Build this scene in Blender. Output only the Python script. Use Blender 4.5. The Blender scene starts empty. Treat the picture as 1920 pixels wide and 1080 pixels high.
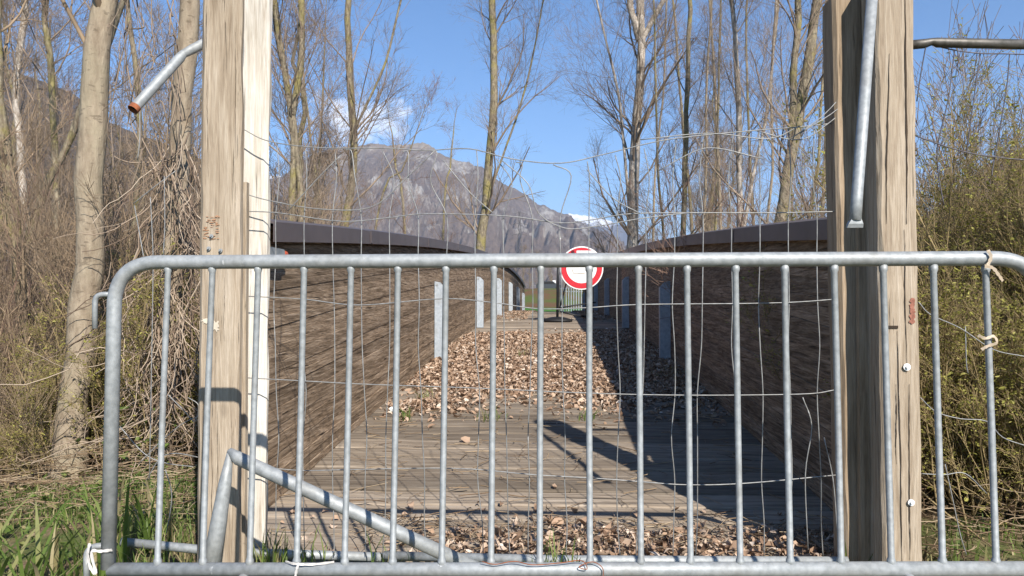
import bpy, math, random
import numpy as np
from mathutils import Vector, noise as mnoise

R = math.radians
sc = bpy.context.scene
col = sc.collection
rng = np.random.default_rng(7)
random.seed(7)

# ------------------------------------------------------------------ camera
F = 1500.0                                   # focal length in photo pixels (1920 wide)
CAM = Vector((0.0, 0.0, 0.95))
YAW, PITCH = R(3.02), R(0.99)
cam = bpy.data.cameras.new('camera'); cam.sensor_width = 36; cam.lens = 36 * F / 1920
cam.clip_start = 0.05; cam.clip_end = 60000
cam_o = bpy.data.objects.new('camera', cam); col.objects.link(cam_o)
cam_o.location = CAM; cam_o.rotation_euler = (R(90) + PITCH, 0, YAW)
sc.camera = cam_o

# ------------------------------------------------------------------ sky and sun
SUN_DIR = Vector((-0.60, 1.27, -1.0)).normalized()        # the way the light travels
SUN_EL = math.asin(-SUN_DIR.z); SUN_AZ = math.atan2(-SUN_DIR.x, -SUN_DIR.y)
w = bpy.data.worlds.new('World'); sc.world = w; w.use_nodes = True
nt = w.node_tree; nt.nodes.clear()
out = nt.nodes.new('ShaderNodeOutputWorld'); bg = nt.nodes.new('ShaderNodeBackground')
sky = nt.nodes.new('ShaderNodeTexSky'); sky.sky_type = 'NISHITA'; sky.sun_disc = False
sky.sun_elevation = SUN_EL; sky.sun_rotation = SUN_AZ
sky.altitude = 1800; sky.air_density = 1.0; sky.dust_density = 0.3; sky.ozone_density = 4.0
bg.inputs['Strength'].default_value = 0.098
# one thin cumulus in the direction of the summit
tc = nt.nodes.new('ShaderNodeTexCoord'); sub = nt.nodes.new('ShaderNodeVectorMath'); sub.operation = 'SUBTRACT'
cd = Vector(((672 - 1039) / F, 1.0, (566 - 218) / F)).normalized()
sub.inputs[1].default_value = cd
mp = nt.nodes.new('ShaderNodeVectorMath'); mp.operation = 'MULTIPLY'; mp.inputs[1].default_value = (1 / 0.054, 1 / 0.06, 1 / 0.029)
ln = nt.nodes.new('ShaderNodeVectorMath'); ln.operation = 'LENGTH'
nz = nt.nodes.new('ShaderNodeTexNoise'); nz.inputs['Scale'].default_value = 45; nz.inputs['Detail'].default_value = 7; nz.inputs['Roughness'].default_value = 0.6
m1 = nt.nodes.new('ShaderNodeMath'); m1.operation = 'MULTIPLY_ADD'; m1.inputs[1].default_value = 3.2; m1.inputs[2].default_value = -0.45
m2 = nt.nodes.new('ShaderNodeMath'); m2.operation = 'SUBTRACT'
m3 = nt.nodes.new('ShaderNodeMath'); m3.operation = 'MULTIPLY'; m3.inputs[1].default_value = 1.0; m3.use_clamp = True
mx = nt.nodes.new('ShaderNodeMix'); mx.data_type = 'RGBA'; mx.inputs['B'].default_value = (7.6, 8.0, 9.0, 1)
L = nt.links.new
L(tc.outputs['Generated'], sub.inputs[0]); L(sub.outputs[0], mp.inputs[0]); L(mp.outputs[0], ln.inputs[0])
L(tc.outputs['Generated'], nz.inputs['Vector']); L(nz.outputs['Fac'], m1.inputs[0])
L(m1.outputs[0], m2.inputs[0]); L(ln.outputs['Value'], m2.inputs[1]); L(m2.outputs[0], m3.inputs[0])
L(m3.outputs[0], mx.inputs['Factor']); hs = nt.nodes.new('ShaderNodeHueSaturation'); hs.inputs['Saturation'].default_value = 1.14; L(sky.outputs[0], hs.inputs['Color']); L(hs.outputs[0], mx.inputs['A']); L(mx.outputs['Result'], bg.inputs['Color'])
L(bg.outputs[0], out.inputs['Surface'])
sl = bpy.data.lights.new('sun', 'SUN'); sl.energy = 4.6; sl.angle = R(0.53); sl.color = (1.0, 0.94, 0.85)
so = bpy.data.objects.new('sun', sl); col.objects.link(so); so.location = (20, -40, 40)
so.rotation_euler = SUN_DIR.to_track_quat('-Z', 'Y').to_euler()

sc.view_settings.view_transform = 'Standard'; sc.view_settings.look = 'None'
sc.view_settings.exposure = 0.82; sc.view_settings.gamma = 1.0; sc.view_settings.use_curve_mapping = False
sc.cycles.use_denoising = True
sc.cycles.max_bounces = 6; sc.cycles.volume_bounces = 0
sc.cycles.diffuse_bounces = 3; sc.cycles.glossy_bounces = 3

# ------------------------------------------------------------------ helpers
cy, sy, cp, sp = math.cos(YAW), math.sin(YAW), math.cos(PITCH), math.sin(PITCH)
FWD = Vector((-sy * cp, cy * cp, sp)); RT = Vector((cy, sy, 0)); UP = RT.cross(FWD)
def P(px, py, y):
    """photo pixel -> point on the vertical plane at distance y along the bridge"""
    d = FWD * F + RT * (px - 960) - UP * (py - 540)
    return CAM + d * (y / d.y)
def tag(o, label=None, cat=None, group=None, kind=None):
    if label: o['label'] = label
    if cat: o['category'] = cat
    if group: o['group'] = group
    if kind: o['kind'] = kind
    return o
def empty(name, loc=(0, 0, 0)):
    o = bpy.data.objects.new(name, None); o.location = loc; o.empty_display_size = 0.1; col.objects.link(o); return o
def link(name, me, mat=None, parent=None, smooth=False):
    if mat is not None and not me.materials: me.materials.append(mat)
    if smooth: me.polygons.foreach_set('use_smooth', [True] * len(me.polygons))
    o = bpy.data.objects.new(name, me); col.objects.link(o)
    if parent is not None:
        o.parent = parent
        o.matrix_parent_inverse = parent_inv(parent)
    return o
def parent_inv(p):
    from mathutils import Matrix
    m = Matrix.Translation(p.location)
    q = p.parent
    while q is not None:
        m = Matrix.Translation(q.location) @ m if not any(q.rotation_euler) else m
        q = q.parent
    return Matrix.Translation(p.location).inverted() if p.parent is None else Matrix.Identity(4)
def np_mesh(name, V, Q=None, T=None):
    """mesh from numpy vertices, quads and triangles"""
    me = bpy.data.meshes.new(name); V = np.asarray(V, dtype=np.float32).reshape(-1, 3)
    Q = np.zeros((0, 4), int) if Q is None else np.asarray(Q).reshape(-1, 4)
    T = np.zeros((0, 3), int) if T is None else np.asarray(T).reshape(-1, 3)
    me.vertices.add(len(V)); me.vertices.foreach_set('co', V.ravel())
    nl = Q.size + T.size; me.loops.add(nl)
    me.loops.foreach_set('vertex_index', np.concatenate([Q.ravel(), T.ravel()]).astype(np.int32))
    nf = len(Q) + len(T); me.polygons.add(nf)
    st = np.concatenate([np.arange(len(Q)) * 4, Q.size + np.arange(len(T)) * 3]).astype(np.int32)
    me.polygons.foreach_set('loop_start', st)
    me.update(calc_edges=True); return me
def tubes(Pts, Rad, n):
    """(M,K,3) polylines and (M,K) radii -> vertices, quads"""
    M, K, _ = Pts.shape
    T = np.gradient(Pts, axis=1); T /= np.linalg.norm(T, axis=2, keepdims=True) + 1e-9
    mean = T.mean(axis=1); ref = np.where(np.abs(mean[:, 2:3]) > 0.75, np.array([[1.0, 0.13, 0]]), np.array([[0.1, 0.05, 1.0]]))
    ref = np.repeat(ref[:, None, :], K, axis=1)
    A = np.cross(T, ref); A /= np.linalg.norm(A, axis=2, keepdims=True) + 1e-9
    B = np.cross(T, A)
    th = np.arange(n) * 2 * np.pi / n
    V = Pts[:, :, None, :] + Rad[:, :, None, None] * (A[:, :, None, :] * np.cos(th)[None, None, :, None] + B[:, :, None, :] * np.sin(th)[None, None, :, None])
    base = (np.arange(M) * K * n)[:, None, None] + (np.arange(K - 1) * n)[None, :, None]
    j = np.arange(n); j2 = (j + 1) % n
    Q = np.stack([base + j, base + n + j, base + n + j2, base + j2], axis=-1)
    return V.reshape(-1, 3), Q.reshape(-1, 4)
class MB:
    def __init__(s): s.V = []; s.Fq = []
    def add(s, V, Fs):
        b = len(s.V); s.V += [tuple(v) for v in V]; s.Fq += [tuple(i + b for i in f) for f in Fs]; return s
    def box(s, x0, x1, y0, y1, z0, z1):
        return s.add([(x0, y0, z0), (x1, y0, z0), (x1, y1, z0), (x0, y1, z0), (x0, y0, z1), (x1, y0, z1), (x1, y1, z1), (x0, y1, z1)],
                     [(0, 3, 2, 1), (4, 5, 6, 7), (0, 1, 5, 4), (1, 2, 6, 5), (2, 3, 7, 6), (3, 0, 4, 7)])
    def tube(s, pts, r, n=12, caps=True, flat=None):
        p = [Vector(q) for q in pts]; K = len(p); rad = [r] * K if np.isscalar(r) else list(r)
        T = [(p[min(k + 1, K - 1)] - p[max(k - 1, 0)]).normalized() for k in range(K)]
        A = T[0].orthogonal().normalized(); V = []
        for k in range(K):
            A = (A - T[k] * A.dot(T[k])).normalized(); B = T[k].cross(A)
            V += [p[k] + (A * math.cos(j * 2 * math.pi / n) + B * math.sin(j * 2 * math.pi / n)) * rad[k] for j in range(n)]
        fs = [(k * n + j, k * n + (j + 1) % n, (k + 1) * n + (j + 1) % n, (k + 1) * n + j) for k in range(K - 1) for j in range(n)]
        if caps: fs += [tuple(range(n))[::-1], tuple(range((K - 1) * n, K * n))]
        return s.add(V, fs)
    def ring_extrude(s, rings, closed=True):
        """rings: list of lists of points of equal length; joined, capped"""
        n = len(rings[0]); V = [p for r in rings for p in r]; fs = []
        for k in range(len(rings) - 1):
            for j in range(n): fs.append((k * n + j, k * n + (j + 1) % n, (k + 1) * n + (j + 1) % n, (k + 1) * n + j))
        if closed: fs += [tuple(range(n))[::-1], tuple(range((len(rings) - 1) * n, len(rings) * n))]
        return s.add(V, fs)
    def mesh(s, name):
        me = bpy.data.meshes.new(name); me.from_pydata(s.V, [], s.Fq); me.update(); return me
    def build(s, name, mat, parent=None, smooth=False):
        return link(name, s.mesh(name), mat, parent, smooth)
def fillet(pts, rad, seg=6):
    pts = [Vector(p) for p in pts]; res = [pts[0]]
    for a, b, c in zip(pts, pts[1:], pts[2:]):
        d1 = (a - b); d2 = (c - b); r1 = min(rad, d1.length * .48, d2.length * .48)
        p1 = b + d1.normalized() * r1; p2 = b + d2.normalized() * r1
        for i in range(seg + 1):
            t = i / seg; res.append(p1 * (1 - t) ** 2 + b * 2 * t * (1 - t) + p2 * t * t)
    return res + [pts[-1]]
def smooth_line(pts, n):
    """Catmull-Rom through pts, n samples per span"""
    p = [np.array(tuple(q), float) for q in pts]; p = [2 * p[0] - p[1]] + p + [2 * p[-1] - p[-2]]; o = []
    for i in range(1, len(p) - 2):
        for k in range(n):
            t = k / n
            o.append(.5 * (2 * p[i] + (p[i + 1] - p[i - 1]) * t + (2 * p[i - 1] - 5 * p[i] + 4 * p[i + 1] - p[i + 2]) * t * t + (3 * p[i] - p[i - 1] - 3 * p[i + 1] + p[i + 2]) * t ** 3))
    return np.array(o + [p[-2]])

# ------------------------------------------------------------------ materials
class Mat:
    """small node-graph builder round one Principled BSDF"""
    def __init__(s, name, rough=0.8, metal=0.0, spec=0.3):
        s.m = bpy.data.materials.new(name); s.m.use_nodes = True; s.t = s.m.node_tree
        s.b = s.t.nodes['Principled BSDF']; s.b.inputs['Roughness'].default_value = rough
        s.b.inputs['Metallic'].default_value = metal; s.b.inputs['Specular IOR Level'].default_value = spec
        s.c = s.node('ShaderNodeTexCoord').outputs['Object']
    def node(s, t, **k):
        n = s.t.nodes.new(t)
        for a, v in k.items(): setattr(n, a, v)
        return n
    def put(s, a, inp):
        if hasattr(a, 'is_output'): s.t.links.new(a, inp)
        else: inp.default_value = a
    def vmul(s, v, k):
        n = s.node('ShaderNodeVectorMath', operation='MULTIPLY'); s.put(v, n.inputs[0]); n.inputs[1].default_value = k; return n.outputs[0]
    def vadd(s, a, b):
        n = s.node('ShaderNodeVectorMath', operation='ADD'); s.put(a, n.inputs[0]); s.put(b, n.inputs[1]); return n.outputs[0]
    def math(s, op, a, b=0.0, c=None, clamp=False):
        n = s.node('ShaderNodeMath', operation=op, use_clamp=clamp); s.put(a, n.inputs[0]); s.put(b, n.inputs[1])
        if c is not None: s.put(c, n.inputs[2])
        return n.outputs[0]
    def noise(s, v, scale, detail=5, rough=.55, dist=0.0):
        n = s.node('ShaderNodeTexNoise'); s.put(v, n.inputs['Vector']); n.inputs['Scale'].default_value = scale
        n.inputs['Detail'].default_value = detail; n.inputs['Roughness'].default_value = rough; n.inputs['Distortion'].default_value = dist
        return n.outputs['Fac']
    def ramp(s, f, stops):
        n = s.node('ShaderNodeValToRGB'); e = n.color_ramp.elements
        while len(e) < len(stops): e.new(0.5)
        for q, (p, c) in zip(e, stops): q.position = p; q.color = (*c, 1) if len(c) == 3 else c
        s.put(f, n.inputs[0]); return n.outputs[0]
    def grey(s, f, a, b):
        n = s.node('ShaderNodeMapRange'); s.put(f, n.inputs[0]); n.inputs[1].default_value = a; n.inputs[2].default_value = b; return n.outputs[0]
    def mix(s, f, a, b, mode='MIX'):
        n = s.node('ShaderNodeMix', data_type='RGBA', blend_type=mode); s.put(f, n.inputs['Factor'])
        for v, k in ((a, 'A'), (b, 'B')): s.put((*v, 1) if isinstance(v, tuple) and len(v) == 3 else v, n.inputs[k])
        return n.outputs['Result']
    def sep(s, v):
        n = s.node('ShaderNodeSeparateXYZ'); s.put(v, n.inputs[0]); return n.outputs
    def rand(s): return s.node('ShaderNodeObjectInfo').outputs['Random']
    def island(s): return s.node('ShaderNodeNewGeometry').outputs['Random Per Island']
    def color(s, c): s.put(c if hasattr(c, 'is_output') else (*c, 1), s.b.inputs['Base Color']); return s
    def bump(s, h, strength=.4, dist=.01):
        n = s.node('ShaderNodeBump'); n.inputs['Strength'].default_value = strength; n.inputs['Distance'].default_value = dist
        s.put(h, n.inputs['Height']); s.t.links.new(n.outputs[0], s.b.inputs['Normal']); return s
    def boxmask(s, cx, cz, wx, wz):
        o = s.sep(s.c)
        a = s.math('LESS_THAN', s.math('ABSOLUTE', s.math('SUBTRACT', o[0], cx)), wx)
        b = s.math('LESS_THAN', s.math('ABSOLUTE', s.math('SUBTRACT', o[2], cz)), wz)
        return s.math('MULTIPLY', a, b)
def wood(name, dark, mid, light, axis, offset=False, rough=.85, crack=.5, vary=.25, fine=1.0, bump=.5, marks=(), streak=.65):
    """weathered timber: fibres and checks drawn out along one axis"""
    m = Mat(name, rough, 0, .2); v = m.c
    if offset:
        n = m.node('ShaderNodeCombineXYZ'); r = m.rand()
        for i, k in enumerate((37., 91., 53.)): m.put(m.math('MULTIPLY', r, k), n.inputs[i])
        v = m.vadd(v, n.outputs[0])
    st = [1.0, 1.0, 1.0]; st[axis] = .06
    g = m.vmul(v, tuple(st))
    f1 = m.noise(g, 26 * fine, 7, .6, .6); f2 = m.noise(g, 120 * fine, 4, .6); f3 = m.noise(v, 2.2, 4)
    base = m.ramp(f1, [(.3, dark), (.5, mid), (.72, light)])
    base = m.mix(m.grey(f2, .3, .75), m.mix(1.0, base, (streak, streak * .97, streak * .94), 'MULTIPLY'), base)
    base = m.mix(m.math('MULTIPLY', m.grey(f3, .4, .75), .55), base, m.mix(1.0, base, (.6, .57, .52), 'MULTIPLY'))
    st2 = [1.0, 1.0, 1.0]; st2[axis] = .028
    ck = m.noise(m.vmul(m.vadd(v, (3.1, 7.7, 1.3)), tuple(st2)), 34 * fine, 5, .65, .3)
    cm = m.grey(ck, .36, .31)
    base = m.mix(m.math('MULTIPLY', cm, crack), base, tuple(c * .18 for c in dark))
    kn = m.node('ShaderNodeTexVoronoi'); kst = [1.0, 1.0, 1.0]; kst[axis] = .45
    m.put(m.vmul(v, tuple(kst)), kn.inputs['Vector']); kn.inputs['Scale'].default_value = 5.5
    base = m.mix(m.math('MULTIPLY', m.grey(kn.outputs['Distance'], .1, .045), .6), base, tuple(c * .6 for c in dark))
    if vary and offset: base = m.mix(1.0, base, m.ramp(m.rand(), [(0, (1 - vary,) * 3), (1, (1 + vary * .4,) * 3)]), 'MULTIPLY')
    for cx, cz, wx, wz, c, k in marks:
        mk = m.math('MULTIPLY', m.boxmask(cx, cz, wx, wz), m.grey(m.noise(m.vmul(m.c, (1, 1, 2.6)), 60, 5, .75), .46, .60))
        base = m.mix(m.math('MULTIPLY', mk, k), base, c)
    m.color(base); h = m.math('SUBTRACT', m.math('ADD', m.math('MULTIPLY', f1, .6), m.math('MULTIPLY', f2, .3)), m.math('MULTIPLY', cm, 1.2))
    m.bump(h, bump, .008); return m.m
def metal(name, c1, c2, rough=.42, met=.85, scale=55, dirt=(.16, .14, .11), dk=.35):
    m = Mat(name, rough, met, .5)
    n = m.noise(m.c, scale, 4); n2 = m.noise(m.c, 7, 5); n3 = m.noise(m.vmul(m.c, (1, 1, .4)), 28, 5, .7)
    b = m.mix(m.grey(n, .35, .65), c1, c2); b = m.mix(m.math('MULTIPLY', m.grey(n2, .5, .72), dk), b, dirt)
    b = m.mix(m.math('MULTIPLY', m.grey(n3, .66, .74), .6), b, (.78, .78, .77))
    m.color(b); m.put(m.math('MULTIPLY_ADD', n3, .35, rough - .14), m.b.inputs['Roughness']); m.bump(n, .12, .002); return m.m
def plain(name, c, rough=.7, met=0.0, var=.25, scale=20, spec=.3):
    m = Mat(name, rough, met, spec); n = m.noise(m.c, scale, 5)
    m.color(m.mix(m.grey(n, .3, .7), tuple(x * (1 - var) for x in c), tuple(min(1, x * (1 + var)) for x in c))); m.bump(n, .15, .003); return m.m
def island_mat(name, stops, rough=.7, trans=0.0, spec=.25):
    m = Mat(name, rough, 0, spec); c = m.ramp(m.island(), stops); m.color(c)
    if trans:
        t = m.node('ShaderNodeBsdfTranslucent'); m.put(c, t.inputs[0]); x = m.node('ShaderNodeMixShader'); x.inputs[0].default_value = trans
        m.t.links.new(m.b.outputs[0], x.inputs[1]); m.t.links.new(t.outputs[0], x.inputs[2])
        m.t.links.new(x.outputs[0], m.t.nodes['Material Output'].inputs['Surface'])
    return m.m
def bark(name, dark, light, moss, k=.5, scale=1.0):
    m = Mat(name, .9, 0, .15); f = m.noise(m.vmul(m.c, (1, 1, .35)), 24 * scale, 7, .65); g = m.noise(m.c, 3.5 * scale, 5, .6); h = m.noise(m.vmul(m.c, (1, 1, 2.5)), 14 * scale, 4)
    b = m.mix(m.grey(f, .35, .65), dark, light); b = m.mix(m.math('MULTIPLY', m.grey(g, .48, .62), k), b, moss)
    b = m.mix(m.math('MULTIPLY', m.grey(h, .6, .66), .55), b, tuple(c * .5 for c in dark))
    m.color(b); m.bump(f, .7, .02); return m.m

M_GALV = metal('galvanised_steel', (.25, .265, .27), (.35, .365, .37), .55, .3)
M_GALV2 = metal('galvanised_plate', (.30, .34, .38), (.40, .44, .48), .55, .2, 30, dk=.3)
M_WIRE = metal('fence_wire', (.20, .20, .20), (.32, .32, .31), .5, .4)
M_DWIRE = metal('dark_wire', (.06, .055, .07), (.12, .11, .12), .5, .5)
M_DTUBE = metal('dull_tube', (.07, .065, .055), (.12, .11, .10), .5, .5)
M_RUST = plain('rust', (.24, .08, .035), .9, 0, .4, 60)
M_CAP = plain('brown_flashing', (.085, .068, .066), .45, 0, .18, 6, .5)
M_BLACK = plain('black_rubber', (.012, .012, .013), .6)
M_BPIPE = plain('black_painted_tube', (.018, .019, .022), .45)
M_TAN = wood('sawn_timber', (.32, .25, .18), (.45, .37, .28), (.55, .47, .375), 2, crack=.7, fine=2.0, bump=.8, streak=.68)
M_WHITE = wood('whitened_timber', (.47, .40, .32), (.68, .64, .57), (.80, .77, .72), 2, crack=.6, streak=.75, bump=.5, fine=1.8)
M_BACK = wood('grey_timber', (.25, .18, .12), (.38, .29, .20), (.50, .40, .30), 2, crack=.6, fine=1.8)
M_PLANK = wood('deck_timber', (.21, .168, .128), (.36, .295, .228), (.48, .41, .33), 0, True, vary=.42, crack=.85, fine=1.1, bump=.8)
M_LAM = wood('glulam_timber', (.13, .09, .057), (.36, .26, .175), (.64, .50, .37), 1, True, vary=.3, crack=.95, fine=2.3, bump=1.0, streak=.45)
M_LEAF = island_mat('dead_leaf', [(0, (.14, .085, .055)), (.2, (.27, .175, .115)), (.5, (.39, .265, .18)), (.8, (.48, .355, .26)), (.95, (.58, .46, .36)), (1, (.70, .61, .52))], .8, .12)
M_GRASS = island_mat('grass_blade', [(0, (.075, .12, .025)), (.45, (.14, .205, .045)), (.7, (.21, .255, .08)), (.85, (.33, .28, .14)), (1, (.42, .34, .2))], .5, .35)
M_STRAW = island_mat('dry_straw', [(0, (.12, .075, .045)), (.5, (.26, .18, .11)), (1, (.42, .33, .22))], .8)
M_VINE = island_mat('dry_vine', [(0, (.13, .09, .065)), (.5, (.27, .20, .145)), (1, (.44, .355, .27))], .85)
M_WLEAF = island_mat('willow_leaf', [(0, (.24, .235, .05)), (.5, (.38, .36, .09)), (1, (.50, .46, .15))], .6, .4)
M_BARK1 = bark('pale_brown_bark', (.20, .155, .11), (.34, .28, .205), (.30, .26, .18), .5)
M_BARK2 = bark('lichened_bark', (.10, .08, .055), (.30, .255, .18), (.25, .215, .07), .7)
M_BARKB = bark('birch_like_bark', (.22, .18, .145), (.56, .50, .43), (.12, .095, .07), .55)
M_TWIG = plain('twig_bark', (.23, .175, .13), .85, 0, .3, 3)
M_TWIGR = plain('reddish_twig_bark', (.21, .135, .10), .85, 0, .3, 3)
M_TWIGL = plain('light_twig_bark', (.26, .19, .125), .85, 0, .35, 3)
M_WSTEM = plain('willow_stem', (.24, .18, .09), .8, 0, .35, 3)
M_RED = plain('sign_red', (.50, .025, .035), .4, 0, .12, 30)
M_SWHITE = plain('sign_white', (.74, .74, .73), .45, 0, .08, 15)
M_TAPE = plain('white_tape', (.56, .53, .50), .5, 0, .1)
M_CREAM = plain('cream_tape', (.46, .37, .27), .55, 0, .2)
M_GREYP = plain('grey_plastic', (.22, .24, .25), .5)
M_ORANGE = plain('orange_plastic', (.50, .09, .03), .45)

# ------------------------------------------------------------------ ground
def sstep(a, b, v): t = np.clip((v - a) / (b - a), 0, 1); return t * t * (3 - 2 * t)
def ground_z(x, y):
    z = -0.02 - 1.9 * sstep(4.6, 8.5, y) + 2.2 * sstep(28, 34, y)
    z = z - .3 * sstep(2.98, 3.12, y) * (1 - sstep(1.3, 1.5, np.abs(x))) * (1 - sstep(28, 33, y))
    z = z - .35 * sstep(2.0, 4.5, np.abs(x) - .0) * sstep(2.5, 5, y) * (1 - sstep(20, 30, y))
    z = z + 2.5 * sstep(92, 108, y + .05 * x)
    return z + .03 * np.sin(x * 1.7 + y * .9) * sstep(1.4, 2.2, np.abs(x))
def axis_pts(lo, hi, fine0, fine1, step, grow):
    a = list(np.arange(fine0, fine1, step)); v, s = fine1, step
    while v < hi: a.append(v); s *= grow; v += s
    a.append(hi); v, s = fine0 - step, step; b = []
    while v > lo: b.append(v); s *= grow; v -= s
    return np.array([lo] + b[::-1] + a)
gx = axis_pts(-9000, 9000, -6, 6, .15, 1.10); gy = axis_pts(-400, 15000, -1, 9, .14, 1.06)
GX, GY = np.meshgrid(gx, gy); V = np.stack([GX, GY, ground_z(GX, GY)], -1).reshape(-1, 3)
nx, ny = len(gx), len(gy); i = (np.arange(ny - 1)[:, None] * nx + np.arange(nx - 1)[None]).ravel()
me = np_mesh('ground', V, np.stack([i, i + 1, i + nx + 1, i + nx], -1))
m = Mat('ground_soil', .95, 0, .1); o = m.sep(m.c)
n1 = m.noise(m.c, 3, 8, .65); n2 = m.noise(m.c, 30, 6, .7); n3 = m.noise(m.c, .09, 5)
soil = m.mix(m.grey(n2, .35, .65), (.11, .08, .05), (.26, .19, .12)); soil = m.mix(m.math('MULTIPLY', m.grey(n1, .42, .56), .75), soil, (.08, .12, .03))
lawn = m.mix(m.grey(n1, .35, .65), (.055, .14, .025), (.085, .19, .035))
bank = m.mix(m.grey(m.noise(m.c, .25, 5), .42, .58), (.13, .075, .04), (.085, .11, .03))
cc = m.mix(m.grey(o[1], 33, 34.2), soil, lawn); cc = m.mix(m.grey(o[1], 84, 90), cc, bank); cc = m.mix(m.grey(o[1], 120, 160), cc, m.mix(m.grey(n3, .4, .6), (.10, .08, .05), (.09, .10, .04)))
m.color(cc).bump(n2, .6, .02)
tag(link('ground', me, m.m, smooth=True), kind='structure', label='soil and grass ground running from the barrier to the far meadow')

# ------------------------------------------------------------------ mountains
def mountain(name, ridge, D, depth, seed, mat, amp, label, nu=420, nv=150, pw=1.15, gull=1.0):
    px = np.array([p[0] for p in ridge], float); py = np.array([p[1] for p in ridge], float)
    us = np.linspace(px[0], px[-1], nu); H = np.interp(us, px, py); V = np.zeros((nv, nu, 3))
    for b, u in enumerate(us):
        d = FWD * F + RT * (u - 960); d = Vector((d.x, d.y, 0)) / d.y
        hz = (566 - H[b]) / F * D
        for a in range(nv):
            r = a / (nv - 1) * 1.25; dist = D - depth * (1 - r)
            x, y = d.x * dist, dist
            sh = r ** pw if r <= 1 else 1 - (r - 1) * 1.6
            q = Vector((x, y * .30, 0)) * (gull * D / 3300 / 330.0 if D < 3000 else gull / 330.0) + Vector((seed, seed * 1.7, seed * .3))
            f = mnoise.fractal(q, .8, 2.1, 7); g = abs(mnoise.fractal(Vector((q.x * 2.2, q.y * 1.1, 2.0)), .7, 2.2, 7))
            env = (math.sin(min(r, 1) * math.pi) * .9 + .10 + .05 * (r > .95))
            z = hz * sh + amp * env * (f * .8 - g * 1.0 + .25)
            if r < .02: z = -30
            V[a, b] = (x + amp * .25 * f * env, y, z)
    i = (np.arange(nv - 1)[:, None] * nu + np.arange(nu - 1)[None]).ravel()
    me = np_mesh(name, V, np.stack([i, i + 1, i + nu + 1, i + nu], -1))
    return tag(link(name, me, mat, smooth=True), kind='structure', label=label)
def rock_mat(name, forest1, forest2, rock, top, ztop, zs, k, sc_=1.0):
    m = Mat(name, .95, 0, .05); o = m.sep(m.c)
    nrm = m.sep(m.node('ShaderNodeNewGeometry').outputs['Normal'])
    a = m.noise(m.vmul(m.c, (1, .35, .30)), .022 * sc_, 9, .75); b = m.noise(m.c, .004 * sc_, 5, .6); c = m.noise(m.c, .06 * sc_, 4, .7)
    f = m.mix(m.grey(c, .3, .7), forest1, forest2)
    msk = m.math('MULTIPLY', m.grey(m.math('ADD', a, m.math('MULTIPLY', b, .9)), .98, 1.12), k)
    f = m.mix(msk, f, m.mix(m.grey(c, .3, .7), rock, tuple(x * .6 for x in rock)))
    tmask = m.grey(m.math('MULTIPLY_ADD', b, zs, o[2]), ztop, ztop + zs * .5)
    f = m.mix(m.math('MULTIPLY', tmask, .8), f, top)
    m.color(f); m.bump(a, 1.0, 30); return m.m
MM = rock_mat('mountain_rock', (.135, .10, .08), (.22, .17, .135), (.54, .50, .45), (.36, .28, .19), 690, 200, .85)
mountain('mountain', [(250, 470), (380, 405), (470, 352), (520, 326), (560, 302), (600, 280), (640, 266), (690, 261), (740, 266), (790, 266), (830, 287), (870, 301), (905, 312), (940, 338), (985, 358), (1030, 385), (1075, 404), (1110, 424), (1150, 452), (1190, 478), (1260, 505), (1400, 540)],
         3300, 1500, 3.3, MM, 150, 'broad grey violet mountain with pale cliffs rising behind the bridge')
MH = rock_mat('hillside_wood', (.10, .072, .05), (.19, .14, .095), (.25, .20, .15), (.17, .13, .09), 900, 100, .5, 3)
mountain('hillside', [(-420, -120), (-200, 10), (0, 105), (60, 130), (130, 160), (200, 218), (260, 246), (330, 272), (400, 305), (470, 338), (540, 372), (640, 440), (760, 520), (850, 560)],
         1500, 900, 11.2, MH, 30, 'steep brown wooded hillside behind the left trees', 200, 90)
mountain('hillside', [(1500, 560), (1620, 500), (1700, 430), (1770, 385), (1840, 322), (1890, 298), (1960, 270), (2100, 200), (2300, 80)],
         1700, 900, 21.7, MH, 30, 'dark hillside behind the willow thicket', 140, 70)
ms = Mat('snow_peak_rock', .9, 0, .1); os_ = ms.sep(ms.c); ns = ms.noise(ms.vmul(ms.c, (1, .5, .6)), .006, 8, .7)
ms.color(ms.mix(ms.grey(ms.math('MULTIPLY_ADD', ns, 500, os_[2]), 965, 1040), (.10, .09, .09), (.82, .84, .88)))
mountain('mountain', [(930, 430), (1000, 420), (1040, 412), (1068, 400), (1085, 401), (1110, 408), (1140, 414), (1165, 424), (1200, 440), (1260, 470), (1330, 500), (1500, 540)],
         8000, 2600, 5.5, ms.m, 150, 'distant snow covered peaks beyond the right shoulder', 180, 60)
mountain('mountain', [(330, 420), (420, 370), (480, 345), (508, 322), (522, 324), (560, 350), (640, 420)],
         8000, 2400, 8.5, ms.m, 130, 'small distant snowy peak beside the whitened post', 80, 50)

# ------------------------------------------------------------------ footbridge
def deck_z(y): return .672 - .00199 * (y - 21.3) ** 2
Y0, Y1 = 2.99, 34.0; YW = 3.42
XL, XR = -1.26, 1.205
bridge = tag(empty('footbridge', (0, Y0, 0)), 'arched timber footbridge with tall laminated side walls and plank deck', 'footbridge')
pw_ = .195; me_planks = []
for v in range(5):
    b = MB(); X0, X1 = XL - .05, XR + .05; n = 14; h = .055; rings = []
    for k in range(n + 1):
        x = X0 + (X1 - X0) * k / n; e1, e2 = random.uniform(-.003, .003), random.uniform(-.003, .003); t = random.uniform(-.003, .002)
        y0, y1 = -pw_ / 2 + .006 + e1, pw_ / 2 - .006 + e2; c = .007
        rings.append([(x, y0, -h), (x, y1, -h), (x, y1, t - c), (x, y1 - c, t), (x, 0, t + .002), (x, y0 + c, t), (x, y0, t - c)])
    b.ring_extrude(rings); me = b.mesh('plank'); me.materials.append(M_PLANK); me_planks.append(me)
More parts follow.
